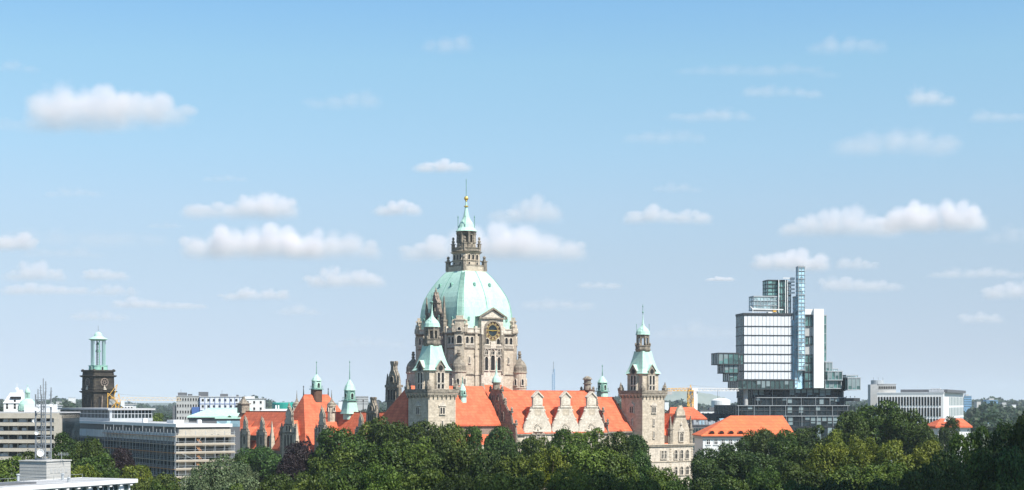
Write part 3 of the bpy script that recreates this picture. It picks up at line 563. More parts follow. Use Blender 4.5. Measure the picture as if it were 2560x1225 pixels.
def right_pavilion():
    """the gabled corner block right of the free tower"""
    rnd = random.Random(33); X = 113.0; Y0 = -6.2
    MB().box(93.0, 119.3, Y0, 14, 0, 15.6).build('pavilion_wall', 'pale_stone', hall)
    m = MB()
    for z, p in ((15.2, .5), (15.7, .8), (9.3, .25), (3.8, .25)): m.box(92.8, 119.3 + p, Y0 - p, Y0 + .5, z, z + .4); m.box(118.9, 119.3 + p, Y0 + .5, 14, z, z + .4)
    for z in [i * .95 + .6 for i in range(15)]: m.box(118.4, 119.45, Y0 - .15, Y0 + .3, z, z + .55); m.box(106.8, 107.8, Y0 - .15, Y0 + .3, z, z + .55)
    m.build('pavilion_cornice', 'sandstone', hall)
    pr = [(6.2, 16.1), (6.2, 18.6), (5.6, 19.2), (4.9, 20.4), (4.3, 22), (3.6, 23.6), (2.9, 25.2), (2.4, 26.5), (2.2, 26.8), (2.2, 28.2), (1.7, 28.9), (.9, 30), (.55, 30.6)]
    g = scroll_gable(pr, 1.0)
    g.box(-2.7, 2.7, -.3, 1.3, 26.4, 26.9)
    for s in (-1, 1): g.cbox(s * 5.4, .3, .7, .7, 16.1, 21.4); g.sq(s * 5.4, .3, [(21.4, .9), (21.8, .9), (21.9, .55), (26.8, .12)]); g.ball((s * 5.4, .3, 20.4), .8, 7)
    g.mi = 2; g.prism([(-1.7, 20.6), (1.7, 20.6), (0, 23.3)], -.45, .02); g.box(-1.5, -1.1, -.4, .02, 16.9, 20.6); g.box(1.1, 1.5, -.4, .02, 16.9, 20.6); g.lump((0, -.1, 23.2), .8, rnd, .9)
    gb = g.build('pavilion_gable', ['sandstone', 'carved_stone', 'pale_stone'], hall, (X, Y0 + .1, 0))
    window(gb, 0, -.02, 17, 1.5, 3.2)
    for u in (-3.05, 0, 3.05): window(hall, X + u, Y0 - .02, 10.4, 1.5, 3.3); window(hall, X + u, Y0 - .02, 4.3, 1.5, 3.1)
    for u in (-10.2, -8.6): window(hall, X + u, Y0 - .02, 10.6, 1.0, 2.9, arch=False); window(hall, X + u, Y0 - .02, 4.5, 1.0, 2.9)
    m = MB().loft([[(X - 6.1, y, 16.0), (X, y, 27.6), (X + 6.1, y, 16.0)] for y in (Y0 + 1.0, 14)]); m.build('pavilion_roof', 'roof_tile', hall)
    m = MB().loft([[(x, Y0 + .4, 16), (x, 4, 26.5), (x, 13.6, 16)] for x in (99, X - 1)]); m.build('pavilion_roof', 'roof_tile', hall)
    MB().prism([(-1.1, 0), (1.1, 0), (1.1, 1.9), (0, 2.7), (-1.1, 1.9)], -1.0, 2.2).build('dormer', 'brown_wood', hall, (105.4, Y0 + 1.6, 16.7))
right_pavilion()

def left_wing():
    rnd = random.Random(44)
    MB().box(-1, 15, 30, 141, 0, 14).box(-4.6, 25, 73, 97, 0, 13.8).build('wing_wall', 'brown_and_shaded_stone', hall)
    # long roof: its ridge runs back along the side, steep toward the viewer
    b = MB().loft([[(-1.6, y, 13.4), (7.5, y, 28.2), (16, y, 13.4)] for y in (26, 141.2)]); b.bar((7.5, 26, 28.25), (7.5, 141.2, 28.25), .18); b.build('wing_roof', 'roof_tile', hall)
    m = MB(); hip(m, -5.2, 25, 72.5, 97.5, 13.9, 1.4, 12.5, 85, 34.8); m.bar((1.4, 85, 34.8), (12.5, 85, 34.8), .2); m.build('hipped_roof', 'roof_tile', hall)
    for x, y, z, t in ((1.4, 85, 34.8, 38.3), (12.5, 85, 34.8, 37.5), (20, 72, 27, 33)): m = MB().lathe(x, y, [(z - .3, .3), (t, .06)], 6); m.ball((x, y, t - .5), .3, 6); m.build('ridge_finial', 'dark_steel', hall)
    # far end gable, seen along its verge
    g = MB().prism([(-9.2, 0), (9.2, 0), (9.2, 13.5), (0, 29.2), (-9.2, 13.5)], -.4, .5); g.mi = 1
    for s in (-1, 1): g.bar((s * 9.3, 0, 13.6), (0, 0, 29.3), .55)
    g.sq(0, 0, [(27.5, 1.9), (31, 1.8), (31.1, 2.3), (31.5, 2.3), (31.6, 1.5), (33.4, .5), (34.2, .35), (34.3, .05)])
    for s in (-1, 1): g.lump((s * 1.9, 0, 30.5), .55, rnd, 1.4)
    g.build('end_gable', ['sandstone', 'carved_stone'], hall, (7.3, 141.4, 0), pi)
    # carved stone dormers of the side front
    def stone_dormer(y, w, z0, ztop, n, label, xf=-2.3):
        hw = w / 2; hh = ztop - z0
        pr = [(hw, z0 - 6), (hw, z0 + hh * .38), (hw * .95, z0 + hh * .44), (hw * .66, z0 + hh * .5), (hw * .5, z0 + hh * .62), (hw * .36, z0 + hh * .76), (hw * .46, z0 + hh * .78), (hw * .42, z0 + hh * .84), (hw * .18, z0 + hh * .93), (.12, ztop)]
        g = scroll_gable(pr, .9)
        g.box(-hw - .3, hw + .3, -.4, 1, z0 + hh * .34, z0 + hh * .38); g.box(-hw * .62, hw * .62, -.3, 1, z0 + hh * .55, z0 + hh * .58)
        for s in (-1, 1):
            g.box(s * hw - .45, s * hw + .45, -.45, .6, z0 - 6, z0 + hh * .36); g.sq(s * hw, .1, [(z0 + hh * .36, .5), (z0 + hh * .48, .5), (z0 + hh * .49, .7), (z0 + hh * .51, .3), (z0 + hh * .6, .1)])
            for k in range(3): g.lump((s * hw * (.75 - .2 * k), .3, z0 + hh * (.48 + .13 * k)), .35 + w * .02, rnd, 1.2)
        g.lump((0, .2, ztop - .6), .4 + w * .04, rnd, 1.3)
        gb = g.build('stone_dormer', ['sandstone', 'carved_stone'], hall, (xf, y, 0), LEFT); gb['label'] = label
        for i in range(n): window(gb, (i - (n - 1) / 2) * 2.2, -.02, z0 + hh * .03, 1.5, hh * .3, trim='sandstone', mull=False)
        if w > 7:
            for i in range(2): window(gb, (i - .5) * 2.0, -.02, z0 + hh * .41, 1.2, hh * .13, trim='sandstone', mull=False)
        m = MB().loft([[(-hw * .85, y0, z0 + hh * .3), (0, y1, z0 + hh * .66), (hw * .85, y0, z0 + hh * .3)] for y0, y1 in ((.9, .9), (4, 8))]); m.build('dormer_roof', 'roof_tile', hall, (xf, y, 0), LEFT)
    stone_dormer(123.5, 5.6, 15.0, 25.8, 1, 'small carved dormer nearest the end gable')
    stone_dormer(110.3, 5.6, 15.0, 25.6, 1, 'small carved dormer beside the great carved dormer')
    stone_dormer(84.0, 10.2, 14.6, 30.4, 3, 'great carved dormer in front of the steep hipped roof', -5.8)
    stone_dormer(66.5, 7.4, 14.6, 29.8, 2, 'great carved dormer on the near side of the steep hipped roof')
    stone_dormer(40.5, 4.8, 17, 27.5, 1, 'small carved dormer beside the leafy crowns')
    for y in (118.6, 104.6, 131.2):    # long shed dormers with a dark window band
        m = MB(); m.loft([[(-1.4 + .2, yy, 16.6), (-1.4 + .2, yy, 18.8), (5.6, yy, 24.8)] for yy in (y - 2.8, y + 2.8)]); m.mi = 1; m.box(-1.35, -1.16, y - 2.6, y + 2.6, 16.8, 18.7); m.build('shed_dormer', ['roof_tile', 'dark_opening'], hall)
    for y, z in ((101.7, 24.5), (78.0, 24.0)): m = MB().sq(0, 0, [(0, .8), (15, .8), (17, .75), (z, .08)]); m.build('obelisk', 'sandstone', hall, (-2.6 if y > 90 else -5.9, y, 0))
    for x, y, z0, z1 in ((3, 92.5, 28.5, 32.5), (3.5, 68.5, 28.5, 32.5)):
        m = MB().lathe(0, 0, [(24, 1.5), (z0 + 1.8, 1.5), (z0 + 1.9, 1.85), (z0 + 2.2, 1.85)], 10); m.mi = 1; m.lathe(0, 0, [(z0 + 2.2, 1.8), (z0 + 3, 1.5), (z0 + 3.8, .6), (z0 + 5, .2), (z0 + 8, .05)], 10)
        m.build('cupola', ['sandstone', 'carved_stone'], hall, (x, y, 0))
        window(hall, x, y - 1.52, z0 + .2, .7, 1.3, 0, mull=False); window(hall, x - 1.52, y, z0 + .2, .7, 1.3, LEFT, mull=False)
    # block between the wing and the left tower: hipped roof with an ornate stone dormer and a smaller one
    MB().box(-5.4, 36, 7, 25, 0, 23.9).build('side_wall', 'brown_and_shaded_stone', hall)
    m = MB(); hip(m, -6.2, 36, 6.2, 25.6, 24, 1.0, 34, 15.5, 37.7); m.build('side_roof', 'roof_tile', hall)
    def ornate(y, w, z0, zt, xf):
        hw = w / 2; h = zt - z0
        pr = [(hw * .95, z0 - 8), (hw * .95, z0 + h * .33), (hw * .68, z0 + h * .38), (hw * .6, z0 + h * .46), (hw * .78, z0 + h * .47), (hw * .8, z0 + h * .52), (hw * .66, z0 + h * .62), (hw * .4, z0 + h * .74), (hw * .26, z0 + h * .78), (hw * .22, z0 + h * .88), (hw * .36, z0 + h * .96), (hw * .34, zt)]
        g = scroll_gable(pr, 1.8); g.box(-hw - .4, hw + .4, -.5, 2, z0 + h * .36, z0 + h * .42); g.box(-hw - .3, hw + .3, -.4, 2, z0, z0 + .5)
        for s in (-1, 1): g.lump((s * hw, .4, z0 + h * .4), .6, rnd, 1.4); g.sq(s * (hw + .1), .5, [(z0, .6), (z0 + h * .4, .5), (z0 + h * .7, .1)]); g.lump((s * hw * .5, .6, z0 + h * .66), .5, rnd, 1.1)
        gb = g.build('stone_dormer', ['carved_stone', 'carved_stone'], hall, (xf, y, 0), LEFT)
        for u in (-hw * .5, 0, hw * .5): window(gb, u, -.02, z0 + h * .06, hw * .36, h * .24, trim='carved_stone', mull=False)
        window(gb, 0, -.02, z0 + h * .5, hw * .55, h * .13, trim='carved_stone', mull=False); return gb
    ornate(27.5, 7.0, 32, 46.4, 2.6)['label'] = 'tall dark ornate gable left of the left corner tower'
    ornate(28.5, 5.0, 25, 33.6, -5.6)['label'] = 'low ornate gable behind the leafy crowns'
left_wing()

# ------------------------------------------------------------------ the stacked glass office tower
def glass_tower():
    f = Frame(1859, 700, 8); T = f.thing('glass_office_tower', 'tall stacked glass office tower with a white louvred block, white stair slab and cantilevered cubes', 'office tower')
    Z = lambda py: CH + (HY - py) / F * 702
    X = lambda px: f.x(px)
    def gbox(name, px0, px1, zt, zb, y0, y1, mat='office_glass', nx=4, nz=1, frame='dark_steel', r=.14, roof=True, label=None):
        """glazed box with real mullions and edge beams"""
        x0, x1 = X(px0), X(px1); z0, z1 = Z(zb), Z(zt)
        o = MB().box(x0, x1, y0, y1, z0, z1).build(name, mat, T)
        if label: o['label'] = label
        m = MB(); e = .08
        for i in range(nx + 1):
            x = x0 + (x1 - x0) * i / nx; m.box(x - r, x + r, y0 - e - .1, y0 + .02, z0, z1)
        ny = max(1, int((y1 - y0) / 2.6))
        for i in range(ny + 1):
            y = y0 + (y1 - y0) * i / ny
            for x, s in ((x0, -1), (x1, 1)): m.box(min(x, x + s * (e + .1)), max(x, x + s * (e + .1)), y - r, y + r, z0, z1)
        for i in range(nz + 1):
            z = z0 + (z1 - z0) * i / nz; h = .24 if i in (0, nz) else .12
            m.box(x0 - .22, x1 + .22, y0 - .24, y1 + .22, z - h, z + (h if i else h * .5))
        m.build('mullion', frame, o)
        if nz <= 2 and mat in ('green_glass', 'office_glass', 'dark_glass') and nx >= 2:
            rb = random.Random(int(px0 * 7 + zt))
            for i in range(nx):
                if rb.random() < .45:
                    xa, xb = x0 + (x1 - x0) * (i + .12) / nx, x0 + (x1 - x0) * (i + .88) / nx; zb_ = z1 - (z1 - z0) * rb.choice((.35, .5, .7, .85)); MB().box(xa, xb, y0 - .05, y0 + .01, zb_, z1 - .3).build('window_blind', 'dim_blind', o)
        return o
    # main white block: blinds row by row, dark gaps, glass flank
    x1 = X(1981); zs = [Z(p) for p in (788.5, 816, 838.6, 862.7, 885.7, 907.2, 928, 949)]
    core = MB().box(.05, x1, .15, 12, zs[-1], zs[0] + .4).build('main_block', 'dark_glass', T)
    for i in range(7):
        b = MB(); n = 13; w = (x1 - .3) / n
        for j in range(n): b.box(.15 + j * w + .08, .15 + (j + 1) * w - .08, -.05 + (.04 if (i * 7 + j * 3) % 5 == 0 else 0), .14, zs[i + 1] + .22, zs[i] - .22)
        b.build('blind_row', 'white_panel', core)
    m = MB()
    for z in zs: m.box(-.1, x1 + .1, -.3, .16, z - .11, z + .11); m.box(-.15, .06, .1, 12.1, z - .2, z + .2)
    for i in range(6): m.box(-.14, .06, 1 + i * 2 - .1, 1 + i * 2 + .1, zs[-1], zs[0])
    m.box(-.2, x1 + .2, -.3, 12.2, zs[0] + .25, zs[0] + 1.0); m.build('floor_beam', 'dark_steel', core)
    MB().box(-.05, .05, .3, 11.9, zs[-1], zs[0]).build('flank_glazing', 'green_glass', core)
    gbox('glass_storey', 1842.5, 1981, 950, 972.5, -1.5, 14, 'office_glass', 12, 1)
    # cubes stepping out on the left
    gbox('cantilever_cube', 1793, 1843, 884, 911, -2, 9, 'green_glass', 4, 1, label='largest and topmost of the cubes stepping out on the left')
    gbox('cantilever_cube', 1808.5, 1843, 912, 932.5, -1.4, 9, 'green_glass', 3, 1, label='middle cube stepping out on the left')
    gbox('cantilever_cube', 1822, 1843, 933.5, 953, -.8, 9, 'green_glass', 2, 1, label='lowest and smallest cube stepping out on the left')
    gbox('side_cube', 1835, 1857, 886, 911, -.6, 3, 'green_glass', 3, 1)
    # podium decks
    for px0, px1, a, b, y0, y1, n in ((1884, 2112, 971, 993.5, 2, 26, 15), (1889, 2114, 994, 1013.5, .5, 28, 17), (1835, 2116, 1014, 1039, -3, 32, 20), (1835, 2116, 1040, 1066, -4, 32, 20), (1835, 2116, 1067, 1180, -4, 32, 20)):
        gbox('podium_floor', px0, px1, a, b, y0, y1, 'dark_glass', n, 2 if b - a > 22 and b < 1100 else 1, 'dark_steel', .09)
        if a > 1060: continue
        zz = Z(a); m = MB(); m.box(X(px0) + .5, X(px1) + .3, y0 - .6, y0 - .35, zz - .12, zz + .1)
        k = (n + 2) // 3
        for i in range(k + 1): x = X(px0) + 1 + (X(px1) - X(px0) - 1.6) * i / k; m.bar((x, y0 - .5, Z(b)), (x, y0 - .5, zz), .09)
        m.build('steel_rail', 'galvanised', T)
    for px, y in ((1867.5, 2), (2107, 6)): MB().lathe(X(px), y, [(Z(1014), 1.0), (Z(972), 1.0)], 16).build('column', 'grey_render', T)
    # blue lift shaft, white slab, green strips
    o = gbox('lift_shaft', 1990.5, 2006, 668, 925, -3.2, -.2, 'blue_glass', 2, 26, 'galvanised', .07)
    o = gbox('lift_shaft', 1985.5, 1991, 742, 968, -1.2, 1.5, 'blue_glass', 1, 24, 'galvanised', .07)
    gbox('shaft_head', 1992.5, 2003.5, 667, 679, -3.0, -.6, 'blue_glass', 2, 2, 'dark_steel', .1)
    MB().box(X(1981.5), X(2008), 0, 12, Z(972), Z(800)).build('core_wall', 'blue_glass', T)
    MB().box(X(2030), X(2055), -2.6, 11, Z(970), Z(772)).build('stair_slab', 'white_paint', T)
    MB().box(X(2007.5), X(2029.8), -1.4, 11, Z(786), Z(772.3)).build('slab_head', 'white_paint', T)
    for i, (a, b) in enumerate(((789, 815), (815, 841), (841, 861), (861, 887), (887, 907), (907, 930), (930, 952), (952, 970))):
        if i in (1, 3): MB().box(X(2009), X(2029.8), -.6, 10, Z(b) + .2, Z(a) - .2).build('grey_panel', 'grey_render', T)
        else: gbox('green_bay', 2010, 2029.6, a, b, -.9, 10, 'green_glass', 2, 1)
    gbox('glass_strip', 2055.3, 2067.5, 787, 972, 1, 10, 'green_glass', 2, 8, 'galvanised', .08)
    for px0, px1, a, b, y0 in ((2064, 2079.5, 905, 927, -.5), (2066, 2101.5, 928, 949.5, -2), (2062, 2101, 950, 970.5, -1), (2112, 2142.5, 944.5, 974, -4)): gbox('terrace_cube', px0, px1, a, b, y0, 12, 'green_glass', max(2, int((px1 - px0) / 8)), 1, 'galvanised', .1)
    gbox('link_bay', 2101, 2112, 946, 976, 0, 8, 'dark_glass', 2, 3)
    gbox('glass_parapet', 2082, 2098, 921, 927, 2, 8, 'pale_glass', 3, 1, 'galvanised', .05); gbox('glass_parapet', 2112, 2140, 938, 944, -2, 8, 'pale_glass', 3, 1, 'galvanised', .05)
    # roof storeys: see-through wind screens, curved green stack, machinery
    gbox('wind_screen', 1888, 1947, 740.5, 774, 2, 9, 'pale_glass', 7, 3, 'galvanised', .07)
    gbox('green_stack', 1924.5, 1950, 699.5, 738, 3, 10, 'clear_green_glass', 2, 4, 'dark_steel', .09)
    gbox('green_stack', 1949, 1972.5, 700, 784, 2, 10, 'clear_green_glass', 4, 5, 'dark_steel', .1)
    gbox('plant_room', 1972.5, 1982, 706, 784, 3, 10, 'pale_glass', 1, 5, 'dark_steel', .1)
    m = MB()
    for px in (1949, 1966, 1971): m.bar((X(px), 1.3, Z(785)), (X(px), 1.3, Z(699)), .22)
    for py in (704, 712, 722, 731): m.box(X(1974), X(1988), .6, 1.8, Z(py) - .35, Z(py) + .35)
    m.bar((X(1959), 1, Z(694.5)), (X(1989), 1, Z(694.5)), .25); m.box(X(1978), X(1987), .2, 2, Z(700), Z(693))
    m.bar((X(1880), 0, Z(772.5)), (X(1958), 0, Z(774)), .28); m.bar((X(1882), 0, Z(785)), (X(1882), 0, Z(770)), .2); m.bar((X(1876), 0, Z(766)), (X(1884), 0, Z(775)), .2)
    for i in range(9): m.bar((X(1885 + 6 * i), .4, Z(785)), (X(1885 + 6 * i), .4, Z(779)), .07)
    m.bar((X(1885), .4, Z(779)), (X(1934), .4, Z(779)), .08)
    m.box(X(1921), X(1942), .3, 3, Z(785), Z(779.5)); m.build('roof_machinery', 'white_paint', T)
    MB().box(X(1933), X(1941), .0, 2, Z(780), Z(773.5)).build('maintenance_cradle', 'crane_yellow', T)
    m = MB()
    for px in (2013, 2017): m.bar((X(px), 3, Z(772)), (X(px), 3, Z(741)), .12)
    for i in range(8): m.bar((X(2009), 3, Z(742 + 4 * i)), (X(2017), 3, Z(742 + 4 * i)), .09)
    m.build('aerial_rack', 'dark_steel', T)
    m = MB()
    for px in (2116, 2126, 2137): m.bar((X(px), 0, Z(994)), (X(px), 0, Z(990)), .15)
    m.box(X(2112), X(2148), -1, 14, Z(1003), Z(995)); m.build('rear_terrace', 'dark_steel', T)
glass_tower()

# ------------------------------------------------------------------ left: ruined church tower
def church_tower():
    f = Frame(245.5, 750, 45); o = thing('church_tower', 'soot black square church tower carrying an open green copper bell frame', 'church tower', (f.o.x, f.o.y, 0), f.a)
    z = lambda py: CH + (HY - py) / F * 750
    a = 5.55
    b = MB().sq(0, 0, [(0, a), (z(981), a)], .06); b.sq(0, 0, [(z(978), a * .99), (z(938), a * .97)], .06); b.sq(0, 0, [(z(939), a * .97), (z(926.5), a * .94)], .06)
    b.build('masonry', 'black_stone', o)
    m = MB()
    for py, p in ((979.5, .9), (940.5, .75), (927.5, .3), (973, .2)): m.sq(0, 0, [(z(py) - .45, a + p * .3), (z(py), a + p), (z(py) + .3, a + p), (z(py) + .45, a + p * .2)], .04)
    for sx in (-1, 1):
        for sy in (-1, 1): m.sq(sx * a * .92, sy * a * .92, [(z(928), .5), (z(924), .45), (z(923), .1)])
    for k in range(4):
        q = k * pi / 2; m.lump((a * .98 * sin(q) * 1, -a * .98 * cos(q), z(928)), .3, random.Random(k), 1)
    m.build('cornice', 'black_stone', o)
    for rz in (0, LEFT):
        n = Vector((sin(rz), -cos(rz), 0))
        m = MB(); k = 20
        m.mi = 2
        for r0, r1 in ((1.65, 2.0), (.5, .75)):
            for i in range(k): m.loft([[(r * cos(2 * pi * j / k), y, r * sin(2 * pi * j / k)) for r, j in ((r0, i), (r1, i), (r1, i + 1), (r0, i + 1))] for y in (-.35, .1)])
        for i in range(8): w = 2 * pi * i / 8; m.bar((.7 * cos(w), -.15, .7 * sin(w)), (1.5 * cos(w), -.15, 1.5 * sin(w)), .13)
        m.mi = 1; m.loft([[(1.5 * cos(2 * pi * i / k), y, 1.5 * sin(2 * pi * i / k)) for i in range(k)] for y in (-.06, .1)])
        m.build('rose_opening', ['black_stone', 'dark_opening', 'brown_and_shaded_stone'], o, n * (a * .975) + Vector((0, 0, z(956))), rz)
        m = MB(); m.cbox(0, 0, .75, .5, 0, .5); m.lump((0, -.1, .5), .6, random.Random(2), 1.3); m.build('statue', 'pale_stone', o, n * (a * 1.02) + Vector((0, 0, z(974.5))), rz)
        for u in (-2.6, 2.6):
            p = n * (a + .01) + Vector((cos(rz), sin(rz), 0)) * u; window(o, p.x, p.y, z(1026), 1.4, 6.5, rz, trim='black_stone', mull=False)
            MB().bar((0, -.3, 0), (.4, -.3, 6.5), .3).build('buttress_strip', 'brown_and_shaded_stone', o, (p.x + .9, p.y, z(1024)), rz)
    m = MB().sq(0, 0, [(z(927), 3.6), (z(915.5), 3.45), (z(915), 3.65), (z(913.5), 3.65)], .29); m.build('bell_base', 'post_copper', o)
    window(o, 0, -3.58, z(926), 1.0, 1.6, 0, arch=False, trim='copper', mull=False); window(o, -3.58, 0, z(926), 1.0, 1.6, LEFT, arch=False, trim='copper', mull=False)
    for i in range(8):
        w = 2 * pi * i / 8 + pi / 8; MB().cbox(3.15 * cos(w), 3.15 * sin(w), .16, .16, z(913.6), z(850)).build('bell_post', 'post_copper', o)
    m = MB()
    for s in (-.55, .55): m.bar((s, 0, z(913)), (s, 0, z(852)), .12)
    for i in range(14): zz = z(911) + i * .78; m.bar((-.55, 0, zz), (.55, 0, zz), .1)
    for s in (-1.3, 1.3): m.bar((s, s * .6, z(913)), (s, s * .6, z(852)), .1)
    m.build('stair_ladder', 'dark_steel', o)
    m = MB()
    for i in range(5): m.lathe(0, .5, [(z(862) + i * 0, .9), (z(862) + .3, .75), (z(856), .4)], 8); break
    for i in range(6): w = 2 * pi * i / 6; m.lathe(1.0 * cos(w), 1.0 * sin(w), [(z(880), .42), (z(877), .3), (z(875), .1)], 8)
    m.build('bell', 'dark_copper', o)
    m = MB().lathe(0, 0, [(z(851.5), 3.3), (z(849), 4.1), (z(848.5), 4.4), (z(847.5), 4.35), (z(843), 2.6), (z(840), 1.9), (z(838), 1.85), (z(834), 1.55), (z(830.5), .8), (z(829.2), .1)], 20); m.build('bell_roof', 'copper', o)
    MB().bar((0, 0, z(830)), (0, 0, z(814)), .06).build('spike', 'dark_steel', o)
church_tower()

# ------------------------------------------------------------------ left: offices under scaffolding
def scaffold_site():
    f = Frame(447, 430, 30.6); o = f.thing('renovated_office_building', 'long low office building stripped to its concrete frame under scaffolding, with glazed roof storeys', 'office building')
    W, Ln = 14.4, 118.0; zt = 26.0
    MB().box(0, W, 0, Ln, 0, zt - .9).build('body', 'dull_glass', o)
    MB().box(-.25, W + .2, -.25, .1, 0, zt - 1.2).build('end_wall', 'beige_concrete', o)
    m = MB().box(-.9, W + .5, -.6, Ln, zt - .55, zt); m.build('roof_slab', 'roof_felt', o)
    MB().box(-1.0, -.6, -.7, Ln, zt - .75, zt + .12).box(-.6, W + .5, -.72, -.45, zt - .8, zt + .1).build('roof_edge', 'white_paint', o)
    MB().box(-.35, .02, -.3, Ln, zt - 2.4, zt - .6).build('attic_band', 'slate', o)
    # top-floor windows left in white frames, one by one
    n = 36
    for i in range(n):
        y = .6 + (Ln - 14) * (i / n); w = 2.55
        m = MB(); z0, z1 = zt - 4.7, zt - 2.45
        for a, b, c, d in ((y + .45, y + w - .45, z1 - .2, z1), (y + .45, y + w - .45, z0, z0 + .2)): m.box(-.2, .02, a, b, c, d)
        for a, b, q in ((y, y + .45, .52), (y + w - .45, y + w, .3), (y + 1.2, y + 1.4, .4)): m.box(-q, .02, a, b, z0, z1 - .02 if q == .4 else z1)
        m.mi = 1; m.box(-.1, .02, y + .45, y + w - .45, z0 + .2, z1 - .2)
        if i % 3 == 1: m.mi = 2; m.box(-.14, -.08, y + .47, y + 1.18, z0 + .2, z1 - .25)
        m.build('window', ['bright_frame', 'dull_glass', 'bright_frame'], o)
    for k in range(7):
        z = zt - 5.4 - 3.35 * k
        MB().box(-.16, .02, 0, Ln, z, z + .75).build('spandrel', 'slate', o)
    m = MB()
    for k in range(7):
        z = zt - 7.9 - 3.35 * k
        for i in range(66): y = 1.2 * i * (Ln - 10) / 79; m.box(-.07, .02, y - .09, y + .09, z - .15, z + 2.5)
    m.build('mullion', 'galvanised', o)
    # concrete end: bare bands with dark holes between
    for k in range(8):
        z = zt - 4.9 - 2.55 * k; MB().box(-.02, W - .5, -.34, -.24, z, z + 1.15).build('open_storey', 'dark_opening', o)
    for k, u in ((0, 9.2), (0, 11), (1, 6.2), (1, 8), (2, 10.6), (3, 4.2)):
        m = MB().lathe(0, 0, [(0, .3), (.6, .3)], 10); m.build('pipe_hole', 'dark_opening', o, (u, -.3, zt - 3.4 - 3.2 * k * .8))
    # glazed roof storey
    px0, px1, py0, py1 = 4.7, 17.9, 78.6, 137.0
    MB().box(px0, px1, py0, py1, zt, 29.4).build('penthouse', 'dull_glass', o)
    MB().box(px0 - 1.1, px1 + .9, py0 - 1.0, py1 + 1, 29.45, 30.0).build('penthouse_roof', 'roof_felt', o)
    m = MB(); m.box(px0 - .3, px1 + .3, py0 - .3, py0 + .02, zt, zt + .95); m.box(px0 - .3, px0 + .02, py0 - .3, py1, zt, zt + .95); m.box(px0 - .3, px0 + .5, py0 - .35, py0 + .5, zt, 29.5)
    for i in range(13): x = px0 + (px1 - px0) * i / 12; m.box(x - .1, x + .1, py0 - .25, py0 + .02, zt, 29.4)
    for i in range(38): y = py0 + (py1 - py0) * i / 37; m.box(px0 - .08, px0 + .02, y - .16, y + .16, zt, 29.4)
    m.box(px0 - .2, px1, py0 - .22, py0, 28.2, 28.4); m.box(px0 - .22, px0, py0, py1, 28.2, 28.4); m.build('penthouse_frame', 'steel', o)
    MB().box(W, px1 + 1, 60, Ln + 18, 0, zt - 1).build('rear_block', 'slate', o)
    m = MB().box(6, 9, 22, 28, zt, zt + .9); m.box(3, 4.2, 40, 41.2, zt, zt + 1.2); m.lathe(10, 12, [(zt, .7), (zt + 1, .7), (zt + 1.1, .4)], 10); m.build('roof_plant', 'white_paint', o)
    # the scaffold stands on the ground around it: a thing of its own
    s = f.thing('scaffold', 'grey tube scaffold with timber decks around the stripped office building', 'scaffold')
    xo = -1.5
    for i in range(22):
        y = -1.3 + i * 3.1; m = MB().bar((xo, y, 0), (xo, y, 24.6 if i % 3 else 25.3), .075)
        m.bar((xo + 1.0, y, 0), (xo + 1.0, y, 23), .055); m.build('standard', 'galvanised', s)
    for i in range(7):
        x = -1.4 + i * 2.75; m = MB().bar((x, -1.6, 0), (x, -1.6, 24.2), .075); m.bar((x, -.6, 0), (x, -.6, 23), .055); m.build('standard', 'galvanised', s)
    for k in range(8):
        z = 22.6 - 2.2 * k
        MB().box(xo - .1, xo + 1.0, -1.6, 66, z, z + .12).build('deck', 'orange_plank' if k % 2 == 0 else 'pale_plank', s)
        MB().box(-1.4, W + 1, -1.7, -.5, z - .1, z + .16).build('deck', 'pale_plank', s)
        MB().box(-1.4, W + .8, -1.78, -1.68, z + .16, z + .48).build('toe_board', 'pale_plank', s)
        m = MB()
        for h in (.55, 1.05): m.bar((xo - .05, -1.6, z + h), (xo - .05, 66, z + h), .045); m.bar((-1.4, -1.65, z + h), (W + 1, -1.65, z + h), .045)
        m.build('guard_rail', 'galvanised', s)
    for k in range(5):
        z = 22.6 - 4.4 * k
        m = MB().bar((xo - .1, 3 + 6 * (k % 2), z), (xo - .1, 9.2 + 6 * (k % 2), z - 4.4), .06); m.bar((.2 + 5.5 * (k % 2 == 0), -1.7, z), (4.6, -1.7, z - 2.2), .06); m.build('brace', 'galvanised', s)
    for k in range(5):
        z = 22.6 - 2.2 * k
        m = MB()
        for d in (-.25, .25): m.bar((4.3 + d, -1.2, z), (6.2 + d, -1.2, z - 2.2), .09)
        for j in range(6): u = j / 6 + .08; m.bar((4.05 + 1.9 * u, -1.2, z - 2.2 * u), (4.55 + 1.9 * u, -1.2, z - 2.2 * u), .06)
        m.build('ladder', 'orange_plank', s)
scaffold_site()

